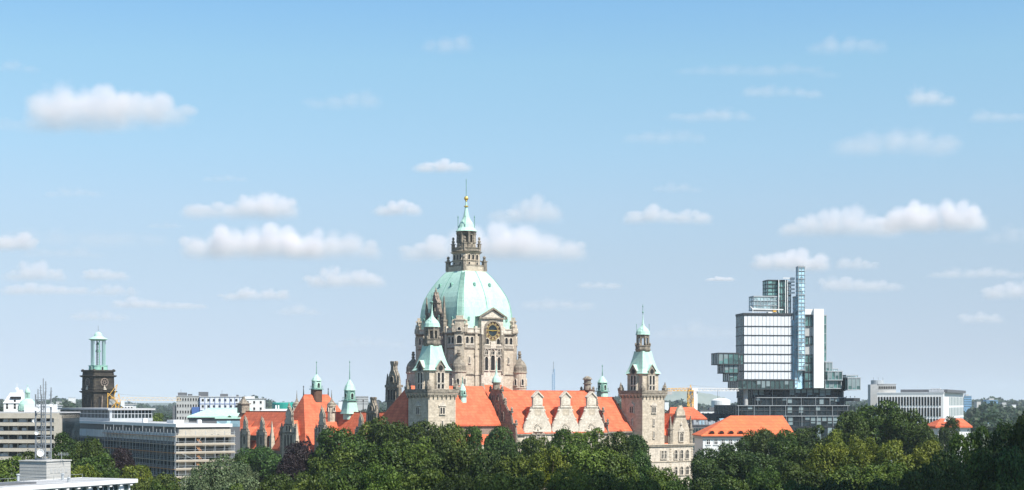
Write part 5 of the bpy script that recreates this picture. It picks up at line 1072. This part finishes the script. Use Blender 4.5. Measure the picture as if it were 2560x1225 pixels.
# ------------------------------------------------------------------ trees
import numpy as np
def crown_mesh(name, seed, rx, z0, z1, lobes, per, leaf, lobe_r, taper=0.):
    """crown of many leaf blades on overlapping leafy lobes, gaps left between them"""
    g = np.random.default_rng(seed); zc = (z0 + z1) / 2; rz = (z1 - z0) / 2
    cs, rs = [], []
    for i in range(lobes):
        d = g.normal(size=3); d[2] = d[2] * .9 + .25; d /= np.linalg.norm(d); r = g.uniform(*lobe_r); k = g.uniform(.62, 1.0) if i % 4 else g.uniform(.2, .6)
        sh = 1 - taper * max(0, d[2])
        c = np.array([d[0] * (rx - r * .8) * k * sh, d[1] * (rx - r * .8) * k * sh, zc + d[2] * (rz - r * .75) * k]); cs.append(c); rs.append(r)
    cs = np.array(cs); rs = np.array(rs); P, N, S = [], [], []
    for i in range(lobes):
        n = int(per * (rs[i] / 2.0) ** 2); d = g.normal(size=(n, 3)); d /= np.linalg.norm(d, axis=1)[:, None]
        low = d[:, 2] > -.75; d = d[low]; n = len(d)
        rad = rs[i] * (.72 + .38 * g.random(n)) * (1 + .16 * np.sin(d[:, 0] * 7 + i) * np.cos(d[:, 1] * 6 + 2 * i))
        p = cs[i] + d * rad[:, None] * np.array([1, 1, .82])
        q = np.linalg.norm(p[:, None, :] - cs[None], axis=2) / rs[None]; q[:, i] = 9
        ok = q.min(axis=1) > .62
        nn = d * .75 + g.normal(size=(n, 3)) * .55 + np.array([0, 0, .25])
        P.append(p[ok]); N.append(nn[ok]); S.append(leaf * g.uniform(.55, 1.25, ok.sum()))
    P = np.concatenate(P); N = np.concatenate(N); S = np.concatenate(S); N /= np.linalg.norm(N, axis=1)[:, None]
    a = np.cross(N, g.normal(size=N.shape)); a /= np.linalg.norm(a, axis=1)[:, None]; b = np.cross(N, a)
    n = len(P); V = np.empty((n, 4, 3)); bend = N * (S * .25)[:, None]
    V[:, 0] = P - a * S[:, None]; V[:, 1] = P + b * (S * .62)[:, None] + bend; V[:, 2] = P + a * S[:, None]; V[:, 3] = P - b * (S * .62)[:, None] + bend
    me = bpy.data.meshes.new(name); me.vertices.add(n * 4); me.vertices.foreach_set('co', V.reshape(-1)); me.loops.add(n * 4); me.loops.foreach_set('vertex_index', np.arange(n * 4, dtype=np.int32))
    me.polygons.add(n); me.polygons.foreach_set('loop_start', np.arange(0, n * 4, 4, dtype=np.int32)); me.update(calc_edges=True); me.materials.append(MATS['leaf_deep'])
    return me, cs
def trunk_mesh(seed, cs, z0):
    r = random.Random(seed); b = MB()
    b.lathe(0, 0, [(0, .75), (.6, .55), (z0 * .6, .42), (z0 + 3, .3), (z0 + 9, .12)], 9)
    for i in range(0, len(cs), 5):
        c = Vector(cs[i]); s = Vector((0, 0, min(z0 + 7, max(z0 * .75, c.z - 3.5)))); mid = s.lerp(c, .5) + Vector((0, 0, -.4))
        u = [(s, .2), (mid, .13), (c, .05)]
        for (p, ra), (q, rb) in zip(u, u[1:]):
            d = (q - p).normalized(); e = d.cross(Vector((0, 0, 1))); e = e.normalized() if e.length > .01 else Vector((1, 0, 0)); w = d.cross(e)
            b.loft([[pp + (e * cos(k * pi / 2.5) + w * sin(k * pi / 2.5)) * rr for k in range(5)] for pp, rr in ((p, ra), (q, rb))])
    return b.mesh('trunk', 'bark')
KINDS = {}
for k, args in {'broad1': (1, 7.6, 9, 27, 64, 352, 0.320, (1.5, 2.7)), 'broad2': (2, 7.4, 8, 27, 72, 352, 0.304, (1.4, 2.5)), 'broad3': (3, 7.8, 10, 27, 56, 345, 0.336, (1.7, 3.0)),
                'tall1': (4, 6.4, 7, 27, 66, 352, 0.296, (1.3, 2.4), .25), 'tall2': (5, 6.2, 8, 27, 60, 352, 0.320, (1.4, 2.5), .3), 'fine': (6, 7.4, 7, 27, 95, 495, 0.240, (1.1, 2.1)), 'cone': (7, 4.6, 4, 27, 60, 330, 0.320, (1.2, 1.9), .6)}.items():
    me, cs = crown_mesh('crown', *args); KINDS[k] = (me, trunk_mesh(args[0], cs, args[2]), args[1])
def tree(px, top, w, dist, kind, leaf, label, name='broadleaf_tree', group=None):
    me, tm, r0 = KINDS[kind]; zt = CH + (HY - top) / F * dist; r = w / 2 / F * dist
    t = thing(name, label, 'tree', ((px - CX) / F * dist, dist, 0), random.Random(px * 7 + top).uniform(0, 6.28), group)
    s = r / r0; t.scale = (s, s, zt / 27.2)
    c = link('crown', me, t); c.material_slots[0].link = 'OBJECT'; c.material_slots[0].material = MATS['leaf_' + leaf]
    link('trunk', tm, t)
    return t
TREES = [
 # left: below the offices
 (18, 1126, 150, 305, 'broad1', 'fresh', 'green tree at the left edge below the beige balcony bands'),
 (80, 1106, 90, 330, 'broad2', 'deep', 'tree directly behind the legs of the radio mast'),
 (160, 1072, 95, 350, 'tall1', 'cool', 'tall tree right of the radio mast reaching the white window row'),
 (222, 1080, 115, 352, 'broad3', 'deep', 'tree between the radio mast and the dark purple beech'),
 (297, 1100, 84, 362, 'broad2', 'purple', 'dark purple beech in front of the scaffolded offices'),
 (150, 1130, 130, 300, 'broad3', 'fresh', 'bushy tree right behind the concrete stair block'),
 (245, 1118, 110, 318, 'broad1', 'deep', 'tree in front of the purple beech on its left'),
 (212, 1150, 130, 268, 'fine', 'lime', 'yellowish tree above the near flat roof, right of the concrete block'),
 (345, 1136, 92, 318, 'tall2', 'lime', 'light green tree in front of the scaffold just right of the purple beech'),
 (405, 1163, 120, 290, 'broad2', 'fresh', 'low tree at the foot of the scaffold corner'),
 (322, 1172, 120, 250, 'broad1', 'fresh', 'tree over the right end of the near flat roof'),
 (405, 1188, 120, 232, 'fine', 'deep', 'low dark tree at the bottom edge left of the silvery willow'),
 (556, 1126, 165, 262, 'fine', 'silver', 'large silvery grey willow in front of the scaffolded corner'),
 (488, 1158, 90, 258, 'fine', 'silver', 'left lower dome of silvery willow foliage'),
 (618, 1152, 80, 268, 'fine', 'silver', 'right lower dome of silvery willow foliage'),
 (648, 1106, 125, 430, 'broad3', 'cool', 'dark green tree under the carved dormers of the side wing'),
 (600, 1128, 60, 425, 'tall1', 'cool', 'narrow dark tree at the eaves end of the orange side wing'),
 (762, 1090, 118, 390, 'broad1', 'purple', 'dark purple beech below the steep hipped roof'),
 (722, 1118, 84, 385, 'broad2', 'purple', 'lower purple beech beside the larger one under the great dormer'),
 (395, 1024, 82, 640, 'broad1', 'fresh', 'round green tree right of the glazed roof storey'),
 (574, 1026, 30, 620, 'cone', 'cool', 'small dark conifer in front of the green copper roof'),
 # middle: in front of the hall
 (848, 1053, 135, 385, 'broad3', 'deep', 'tree whose crown covers the right part of the orange side wing'),
 (922, 1046, 90, 400, 'tall1', 'fresh', 'tree below the low ornate gable'),
 (975, 1026, 120, 395, 'broad1', 'deep', 'high crown left of the left corner tower'),
 (1048, 1030, 125, 392, 'broad2', 'deep', 'crown in front of the foot of the left corner tower'),
 (1118, 1042, 110, 396, 'broad3', 'fresh', 'crown at the right foot of the left corner tower'),
 (1178, 1038, 70, 400, 'tall2', 'deep', 'narrow leafy top in front of the low tiled roof'),
 (1244, 1046, 96, 420, 'broad2', 'cool', 'cool green round tree below the copper onion gable'),
 (1300, 1084, 80, 400, 'broad1', 'cool', 'tree at the right foot of the copper onion gable'),
 (1345, 1076, 100, 385, 'broad3', 'fresh', 'tree below the first of the three pale gables'),
 (1412, 1064, 105, 380, 'tall1', 'deep', 'tree below the middle one of the three pale gables'),
 (1475, 1054, 105, 372, 'broad1', 'fresh', 'tree below the last of the three pale gables'),
 (1540, 1056, 95, 366, 'broad2', 'deep', 'tree below the copper ridge turret left of the free tower'),
 (1592, 1062, 76, 410, 'tall2', 'cool', 'tall dark tree touching the left edge of the free corner tower'),
 (790, 1128, 120, 318, 'broad1', 'fresh', 'tree in front of the purple beeches, lower right'),
 (868, 1096, 150, 312, 'broad2', 'fresh', 'broad lit crown in front of the tree covering the side wing'),
 (958, 1086, 150, 306, 'broad3', 'deep', 'middle row crown left below the left corner tower'),
 (1045, 1082, 150, 308, 'fine', 'fresh', 'middle row crown straight below the left corner tower'),
 (1130, 1092, 150, 304, 'broad1', 'deep', 'middle row crown straight below the dome'),
 (1212, 1100, 110, 300, 'broad2', 'cool', 'middle row crown below the cool green round tree'),
 (1290, 1120, 130, 296, 'broad3', 'fresh', 'middle row crown left of the brightest green crown'),
 (1372, 1106, 150, 292, 'fine', 'lime', 'brightest green crown in the middle below the pale gables'),
 (1452, 1094, 140, 296, 'broad1', 'fresh', 'middle row crown below the last pale gable'),
 (1528, 1096, 130, 298, 'broad2', 'fresh', 'middle row crown left below the free corner tower'),
 (1598, 1120, 90, 312, 'tall1', 'cool', 'darker crown in front of the free corner tower base'),
 (1652, 1152, 100, 296, 'broad3', 'fresh', 'low crown in front of the gabled corner block'),
 (1704, 1178, 80, 290, 'broad1', 'deep', 'lowest crown right below the gabled corner block'),
 (690, 1160, 120, 268, 'broad2', 'deep', 'front row tree right of the silvery willow'),
 (770, 1168, 120, 240, 'broad1', 'fresh', 'front row tree second to the right of the silvery willow'),
 (855, 1150, 140, 242, 'broad3', 'deep', 'front row tree below the broad lit crown'),
 (950, 1146, 150, 240, 'fine', 'fresh', 'front row tree below the left corner tower, left one'),
 (1050, 1150, 150, 238, 'broad1', 'fresh', 'front row tree below the left corner tower, right one'),
 (1145, 1152, 140, 236, 'broad2', 'deep', 'front row tree below the dome'),
 (1240, 1160, 140, 234, 'broad3', 'fresh', 'front row tree below the copper onion gable'),
 (1330, 1158, 140, 236, 'broad1', 'fresh', 'front row tree below the first pale gable'),
 (1425, 1150, 140, 236, 'fine', 'fresh', 'front row tree below the middle pale gable'),
 (1515, 1148, 140, 238, 'broad2', 'deep', 'front row tree below the last pale gable'),
 (1600, 1172, 130, 236, 'broad3', 'fresh', 'front row tree below the free corner tower'),
 (520, 1192, 110, 226, 'fine', 'silver', 'lowest silvery foliage at the bottom edge in front of the willow'),
 (615, 1190, 110, 226, 'broad1', 'fresh', 'bottom edge tree in front of the right silvery dome'),
 # right: before the glass tower
 (1778, 1106, 100, 440, 'broad2', 'cool', 'tree in front of the white walls of the orange hipped house'),
 (1840, 1090, 95, 445, 'broad1', 'cool', 'tree hiding the last eyebrow dormers of the orange house'),
 (1900, 1060, 105, 462, 'broad3', 'deep', 'tree standing before the right half of the orange hipped roof'),
 (1962, 1056, 90, 452, 'broad2', 'deep', 'tree at the right end of the orange hipped roof'),
 (2030, 1050, 105, 455, 'broad1', 'cool', 'tree in front of the dark podium of the glass tower'),
 (2088, 1066, 75, 420, 'tall1', 'lime', 'light green top left of the big round tree'),
 (2132, 1006, 95, 450, 'broad2', 'deep', 'left shoulder of leaves on the big round tree group'),
 (2192, 985, 135, 455, 'broad1', 'deep', 'highest round tree in front of the white office block'),
 (2262, 1006, 110, 448, 'broad3', 'deep', 'round tree covering the lower corner of the white office block'),
 (2315, 1046, 90, 440, 'broad2', 'deep', 'lower tree falling away right of the highest round tree'),
 (2372, 1030, 60, 560, 'broad1', 'cool', 'small tree at the foot of the white office block'),
 (2070, 1092, 110, 352, 'broad3', 'lime', 'yellow green crown left below the highest round tree'),
 (2150, 1078, 120, 350, 'fine', 'lime', 'yellow green crown straight below the highest round tree'),
 (2240, 1086, 120, 346, 'broad1', 'lime', 'yellow green crown in the middle of the light band on the right'),
 (2325, 1078, 110, 345, 'broad2', 'lime', 'yellow green crown touching the dark trees on the right'),
 (1985, 1100, 120, 362, 'broad1', 'deep', 'middle row tree below the right end of the orange house'),
 (1908, 1114, 120, 366, 'broad2', 'cool', 'middle row tree below the orange hipped roof'),
 (1832, 1113, 110, 370, 'broad3', 'cool', 'middle row tree right of the gabled corner block, second'),
 (1768, 1124, 96, 362, 'tall2', 'cool', 'middle row tree right next to the gabled corner block'),
 (2120, 1140, 140, 290, 'broad2', 'fresh', 'half shaded crown below the yellow green ones, left'),
 (2225, 1138, 140, 288, 'broad3', 'fresh', 'half shaded crown below the yellow green ones, right'),
 (2010, 1146, 130, 296, 'broad1', 'deep', 'half shaded crown below the orange house, right'),
 (1915, 1156, 130, 298, 'fine', 'deep', 'half shaded crown below the orange house, left'),
 (1822, 1168, 120, 296, 'broad2', 'deep', 'half shaded crown near the gabled corner block'),
 (1750, 1188, 90, 270, 'broad1', 'deep', 'shaded bottom edge tree below the gabled corner block'),
 # right: in the cloud's shadow
 (2432, 1040, 120, 246, 'broad1', 'deep', 'dark shaded tree with its top against the far blue glass block'),
 (2510, 1018, 130, 244, 'broad2', 'cool', 'highest dark shaded tree near the right edge'),
 (2580, 1004, 110, 240, 'broad3', 'deep', 'dark shaded tree cut by the right edge'),
 (2372, 1092, 120, 236, 'broad2', 'cool', 'dark shaded tree below the small red roof'),
 (2460, 1098, 140, 212, 'broad3', 'deep', 'dark shaded crown below the highest dark tree'),
 (2550, 1090, 140, 208, 'broad1', 'cool', 'dark shaded crown low at the right edge'),
 (2310, 1138, 140, 222, 'broad1', 'deep', 'dark shaded crown where the light band ends'),
 (2210, 1166, 150, 220, 'broad2', 'cool', 'dark shaded bottom crown, third from the right corner'),
 (2395, 1162, 150, 200, 'fine', 'deep', 'dark shaded bottom crown, second from the right corner'),
 (2500, 1166, 150, 196, 'broad2', 'deep', 'dark shaded bottom crown in the right corner'),
 (2100, 1176, 140, 222, 'broad3', 'cool', 'dark shaded bottom crown, fourth from the right corner'),
 (1995, 1180, 130, 224, 'broad1', 'cool', 'dark shaded bottom crown, fifth from the right corner'),
 (1895, 1186, 130, 226, 'broad2', 'deep', 'dark shaded bottom crown, sixth from the right corner'),
 (1805, 1192, 110, 228, 'broad3', 'deep', 'dark shaded bottom crown nearest the gabled corner block'),
]
for (px, top, w, dist, kind, leaf, lb) in TREES:
    tree(px, top, w * 1.12, dist, kind, leaf, lb, {'cone': 'conifer', 'fine': 'willow_tree'}.get(kind if leaf == 'silver' or kind == 'cone' else '', 'beech_tree' if leaf == 'purple' else 'broadleaf_tree'))

def far_woods():
    """the woods on the skyline and between the far houses: one leafy mass nobody could count"""
    g = np.random.default_rng(12); P, N, S = [], [], []
    def crowns(n, d0, d1, px0, px1, h0, h1, r0, r1, per, leaf):
        D = d0 + (d1 - d0) * g.random(n) ** 1.3; px = px0 + (px1 - px0) * g.random(n); X = (px - CX) / F * D
        h = g.uniform(h0, h1, n) * (1 + .22 * np.sin(px * .013) + .15 * np.sin(px * .041 + 1)); r = g.uniform(r0, r1, n)
        for x, d, hh, rr in zip(X, D, h, r):
            v = g.normal(size=(per, 3)); v[:, 2] = np.abs(v[:, 2]) * 1.0 - .2; v /= np.linalg.norm(v, axis=1)[:, None]
            k = rr * (.75 + .35 * g.random(per)); P.append(np.stack([x + v[:, 0] * k, d + v[:, 1] * k, hh - rr + v[:, 2] * k * 1.05], 1)); N.append(v + g.normal(size=(per, 3)) * .5); S.append(leaf * g.uniform(.6, 1.3, per))
    crowns(900, 900, 1500, -250, 2800, 12, 20, 4, 7, 60, 1.1)
    crowns(1500, 1500, 3200, -250, 2800, 17, 25, 6, 10, 50, 2.0)
    crowns(1400, 3200, 6000, -250, 2800, 25, 34, 10, 16, 45, 3.8)
    p = np.concatenate(P); n = np.concatenate(N); s = np.concatenate(S); n /= np.linalg.norm(n, axis=1)[:, None]
    a = np.cross(n, g.normal(size=n.shape)); a /= np.linalg.norm(a, axis=1)[:, None]; b = np.cross(n, a); k = len(p); V = np.empty((k, 4, 3))
    V[:, 0] = p - a * s[:, None]; V[:, 1] = p - b * s[:, None]; V[:, 2] = p + a * s[:, None]; V[:, 3] = p + b * s[:, None]
    me = bpy.data.meshes.new('far_woods'); me.vertices.add(k * 4); me.vertices.foreach_set('co', V.reshape(-1)); me.loops.add(k * 4); me.loops.foreach_set('vertex_index', np.arange(k * 4, dtype=np.int32)); me.polygons.add(k); me.polygons.foreach_set('loop_start', np.arange(0, k * 4, 4, dtype=np.int32)); me.update(calc_edges=True)
    me.materials.append(MATS['leaf_far']); o = link('far_woods', me); tag(o, 'dense dark woods along the whole skyline', 'woods', None, 'stuff')
far_woods()

# ------------------------------------------------------------------ clouds (real volumes at cumulus height) and haze
def cloud_mat(name, puffs, dens, lam, seed, amp, edge, h):
    m = bpy.data.materials.new(name); m.use_nodes = True; t = m.node_tree; t.nodes.clear()
    out = nd(t, 'ShaderNodeOutputMaterial'); pv = nd(t, 'ShaderNodeVolumePrincipled'); pv.inputs['Color'].default_value = (CLOUD_ALB, CLOUD_ALB * .972, CLOUD_ALB * .988, 1); pv.inputs['Anisotropy'].default_value = .15; lk(t, pv.outputs[0], out.inputs['Volume'])
    tc = nd(t, 'ShaderNodeTexCoord'); f = None
    for (c, r) in puffs:
        s = nd(t, 'ShaderNodeVectorMath', operation='SUBTRACT'); lk(t, tc.outputs['Object'], s.inputs[0]); s.inputs[1].default_value = c
        dv = nd(t, 'ShaderNodeVectorMath', operation='DIVIDE'); lk(t, s.outputs[0], dv.inputs[0]); dv.inputs[1].default_value = r
        ln = nd(t, 'ShaderNodeVectorMath', operation='LENGTH'); lk(t, dv.outputs[0], ln.inputs[0])
        if f is None: f = ln.outputs['Value']
        else:
            mi = nd(t, 'ShaderNodeMath', operation='SMOOTH_MIN'); lk(t, f, mi.inputs[0]); lk(t, ln.outputs['Value'], mi.inputs[1]); mi.inputs[2].default_value = .2; f = mi.outputs[0]
    nz = nd(t, 'ShaderNodeTexNoise', noise_dimensions='4D'); nz.inputs['W'].default_value = seed; nz.inputs['Scale'].default_value = 1 / lam; nz.inputs['Detail'].default_value = 7; nz.inputs['Roughness'].default_value = .68; sv = nd(t, 'ShaderNodeVectorMath', operation='MULTIPLY'); sv.inputs[1].default_value = (.6, .6, 1); lk(t, tc.outputs['Object'], sv.inputs[0]); lk(t, sv.outputs[0], nz.inputs['Vector'])
    ma = nd(t, 'ShaderNodeMath', operation='MULTIPLY_ADD'); lk(t, nz.outputs[0], ma.inputs[0]); ma.inputs[1].default_value = amp * 2; ma.inputs[2].default_value = 1 - amp
    sb = nd(t, 'ShaderNodeMath', operation='SUBTRACT'); lk(t, ma.outputs[0], sb.inputs[0]); lk(t, f, sb.inputs[1])
    mr = nd(t, 'ShaderNodeMapRange', interpolation_type='SMOOTHSTEP'); lk(t, sb.outputs[0], mr.inputs[0]); mr.inputs[1].default_value = 0; mr.inputs[2].default_value = edge; mr.inputs[4].default_value = dens
    sx = nd(t, 'ShaderNodeSeparateXYZ'); lk(t, tc.outputs['Object'], sx.inputs[0])
    mb = nd(t, 'ShaderNodeMapRange', interpolation_type='SMOOTHSTEP'); lk(t, sx.outputs[2], mb.inputs[0]); mb.inputs[1].default_value = -.05 * h; mb.inputs[2].default_value = .6 * h
    mu = nd(t, 'ShaderNodeMath', operation='MULTIPLY'); lk(t, mr.outputs[0], mu.inputs[0]); lk(t, mb.outputs[0], mu.inputs[1]); lk(t, mu.outputs[0], pv.inputs['Density'])
    return m
CLOUD_ALB = .965; BASE = 1100.
def cloud_from(loc, W, H, dens, seed, n, prof, amp, edge, label, group=None, kind=None, tilt=0.):
    rnd = random.Random(seed); puffs = []
    for i in range(n):
        u = (i + .5) / n; hh = prof[i] if prof else sin(pi * (.12 + .76 * u)) * rnd.uniform(.75, 1.1); rx = W / n * rnd.uniform(.85, 1.1)
        puffs.append((((u - .5) * W * .96, rnd.uniform(-.1, .1) * W, H * .12 + tilt * H * (u - .5)), (rx, max(rx, H) * rnd.uniform(.8, 1.1), H * .88 * hh)))
    if .2 < dens < .55: dens *= 1.3
    if dens > .25:
        for i in range(n + 2):
            c, r = puffs[rnd.randrange(n)]; f = rnd.uniform(.35, .6); a = rnd.uniform(-.8, .8); puffs.append(((c[0] + r[0] * a, c[1] - r[1] * .35 * rnd.random(), c[2] + r[2] * .72 * sqrt(1 - a * a)), (r[0] * f, r[1] * f * .8, r[2] * f * .8)))
    else: dens *= 2.1; amp = .8; edge = .9
    k = 1.0 + amp * .5; bm = bmesh.new()
    for c, r in puffs: bmesh.ops.create_icosphere(bm, subdivisions=3, radius=1, matrix=Matrix.Translation(c) @ Matrix.Diagonal((r[0] * k, r[1] * k, r[2] * k, 1)))
    me = bpy.data.meshes.new('cloud'); bm.to_mesh(me); bm.free(); o = link('cloud', me)
    md = o.modifiers.new('merge', 'REMESH'); md.mode = 'VOXEL'; md.voxel_size = max(W, H) / 55
    m2 = bpy.data.meshes.new_from_object(o.evaluated_get(bpy.context.evaluated_depsgraph_get())); o.modifiers.clear(); o.data = m2; bpy.data.meshes.remove(me)
    zl = min(-.06 * H, -.06 * H - abs(tilt) * H * .5)
    for v in m2.vertices: v.co.z = max(v.co.z, zl)
    hcl = H if not tilt else H * 50
    o.location = loc; m2.materials.clear(); m2.materials.append(cloud_mat('cloud_vapour', puffs, dens * 2.8 / H, H * .5, seed * 3.7, amp, edge, H)); o.name = 'cloud'
    return tag(o, label, 'cloud', group, kind)
def cloud(px0, px1, yt, yb, dens, seed, n, label, prof=None, amp=.55, edge=.6, tilt=0.):
    Y = (BASE - CH) / max((HY - yb) / F, .036); s = Y / F
    loc = Vector((((px0 + px1) / 2 - CX) * s, Y, CH + (HY - yb) * s))
    return cloud_from(loc, (px1 - px0) * s * 1.04, (yb - yt) * s * 1.14, dens, seed, n, prof, amp, edge, label, 'clouds in the sky', None, tilt)
CLOUDS = [
 (80, 462, 206, 322, .9, 1, 7, 'largest white cloud with a torn crest, high on the left', [.85, 1.0, .95, .8, .68, .6, .35]),
 (-20, 330, 288, 335, .07, 2, 5, 'thin grey veil trailing left under the largest cloud'),
 (-30, 90, 148, 182, .06, 3, 3, 'faint wisp at the upper left edge'),
 (1055, 1175, 76, 134, .10, 4, 3, 'faint pale puff at the top centre, high above the dome'),
 (770, 942, 218, 274, .09, 5, 4, 'faint sloping grey streak between the largest cloud and the top centre puff', [.5, .6, .7, .9]),
 (510, 612, 434, 456, .06, 6, 4, 'tiny grey shred above the two lobed cloud on the left'),
 (115, 255, 464, 497, .08, 7, 4, 'flat grey shred below the largest cloud'),
 (378, 450, 552, 572, .07, 8, 3, 'tiny dark streak left of the two lobed cloud'),
 (465, 738, 484, 552, .8, 9, 6, 'two lobed white cloud above the long bank left of the dome', [.5, .45, .5, .85, 1.0, .75]),
 (470, 800, 566, 652, .9, 10, 7, 'left half of the long white bank left of the dome', [.6, .85, .95, 1.0, .9, .85, .7]),
 (720, 945, 574, 650, .45, 11, 5, 'paler right half of the long bank left of the dome', [.7, .95, 1.0, .8, .5]),
 (-40, 75, 574, 630, .8, 12, 3, 'bright cloud cut by the left edge'),
 (944, 1048, 498, 542, .7, 13, 3, 'small oval cloud left above the dome lantern'),
 (1045, 1166, 394, 432, .7, 14, 3, 'small white cloud directly above the spire tip'),
 (1232, 1392, 500, 562, .28, 15, 4, 'pale cloud just right of the golden ball', [.5, .9, 1, .8]),
 (1010, 1450, 566, 656, .85, 16, 8, 'wide white bank passing behind the dome lantern', [.35, .6, .9, .85, 1, .95, .85, .55]),
 (778, 955, 668, 722, .45, 17, 5, 'soft white cloud left of the dome shoulder', [.6, 1, .8, .75, .6]),
 (15, 155, 656, 706, .4, 18, 4, 'humped pale cloud low on the left edge', [.5, 1, .9, .6]),
 (15, 218, 705, 740, .35, 19, 5, 'long flat cloud below the humped one on the left'),
 (215, 315, 668, 702, .3, 20, 3, 'small pale cloud above the black church tower'),
 (230, 338, 708, 742, .22, 21, 4, 'faint flat cloud just above the church bell frame'),
 (295, 505, 746, 774, .3, 22, 6, 'long thin cloud right of the church bell frame', [.7, 1, .8, .7, .6, .5]),
 (562, 720, 720, 752, .35, 23, 5, 'knobbly thin cloud left of the dome at mid height', [.6, 1, .6, .9, .7]),
 (190, 310, 768, 804, .2, 24, 4, 'faint cloud behind the church bell frame'),
 (700, 795, 760, 790, .15, 25, 3, 'faint smear above the stout green turret'),
 (1452, 1545, 698, 724, .18, 26, 3, 'faint puff above the free corner tower'),
 (1568, 1775, 514, 562, .35, 27, 5, 'pale grey cloud upper left of the glass tower', [.6, .9, .6, .8, .7]),
 (1955, 2240, 528, 598, .6, 28, 6, 'left of the two large clouds above the glass tower', [.5, .8, .9, 1, .9, .65]),
 (2218, 2448, 510, 584, .95, 29, 5, 'brightest rounded cloud, right of the pair above the glass tower', [.8, 1, .95, .98, .75]),
 (1890, 2065, 630, 680, .5, 30, 4, 'white cloud behind the top of the blue lift shaft', [.8, 1, 1, .8]),
 (1768, 1832, 688, 704, .5, 31, 3, 'tiny bright cloud left of the blue lift shaft'),
 (2058, 2245, 690, 732, .28, 32, 5, 'thin cloud right of the blue lift shaft', [1, .8, .7, .8, .5]),
 (2098, 2185, 642, 676, .22, 33, 3, 'small torn cloud upper right of the blue lift shaft', [1, .8, .5]),
 (2095, 2385, 310, 392, .16, 34, 5, 'broad translucent cloud on the right', [.5, .75, .85, 1, .7]),
 (2280, 2385, 216, 268, .2, 35, 3, 'small soft cloud above the broad translucent one', [1, .9, .5]),
 (2440, 2600, 268, 306, .1, 36, 4, 'faint streak at the right edge beside the small soft cloud', [.9, .7, .6, .7]),
 (1670, 1875, 266, 306, .1, 37, 5, 'flat pinkish grey shred in the upper right', [.4, .6, .9, 1, .6]),
 (1865, 2055, 210, 246, .09, 38, 5, 'flat grey shred in the upper right, one with a pale knob', [.9, 1, .7, .7, .6]),
 (1695, 2090, 158, 194, .05, 39, 8, 'longest faint grey streak in the upper right'),
 (2025, 2215, 82, 136, .09, 40, 5, 'faint pale wisp highest in the upper right', [.6, 1, .8, .6, .5]),
 (1560, 1765, 318, 362, .06, 41, 5, 'faint double shred right of the dome spire, upper half'),
 (1635, 1755, 454, 484, .06, 42, 4, 'faint grey smudge above the pale grey cloud on the right'),
 (2325, 2560, 662, 698, .2, 43, 6, 'low thin cloud above the white office block'),
 (2470, 2640, 698, 752, .4, 44, 4, 'low white cloud cut by the right edge', [.6, .8, 1, 1]),
 (2405, 2495, 774, 812, .25, 45, 3, 'lowest small cloud on the right'),
 (1310, 1480, 738, 778, .12, 46, 4, 'faint smear right of the dome'),
 (-40, 420, 562, 622, .06, 47, 6, 'wide pale veil right of the cloud cut by the left edge'),
 (2470, 2640, 556, 612, .09, 48, 4, 'grey veil at the right edge beside the brightest cloud'),
 (60, 260, 612, 648, .07, 49, 5, 'thin grey band below the cloud cut by the left edge'),
 (820, 1010, 840, 872, .06, 50, 5, 'hardly visible smear low left of the dome'),
 (1640, 1840, 800, 850, .07, 51, 5, 'hardly visible smear between the free tower and the glass tower'),
]
for c in CLOUDS: cloud(*c)
def shade_cloud():
    """the cloud that keeps the near trees on the right in shade; it floats over and behind the viewer"""
    tgt = Vector((128, 165, 25)); h = 1000
    loc = tgt + SUN * (h / SUN.z)
    o = cloud_from(loc, 250, 70, 5, 60, 3, [1, 1.1, 1], .3, .5, 'low white cloud overhead that shades the trees on the right', 'clouds in the sky')
    return o
shade_cloud()
def haze():
    b = MB().box(-7500, 7500, -30, 10500, -1, 150); o = link('haze', b.mesh('haze', 'white_paint')); o.data.materials.clear()
    m = bpy.data.materials.new('haze'); m.use_nodes = True; t = m.node_tree; t.nodes.clear(); out = nd(t, 'ShaderNodeOutputMaterial'); pv = nd(t, 'ShaderNodeVolumePrincipled')
    pv.inputs['Density'].default_value = .000055; pv.inputs['Color'].default_value = (.8, .9, 1, 1); lk(t, pv.outputs[0], out.inputs['Volume']); o.data.materials.append(m); o['kind'] = 'stuff'
haze()
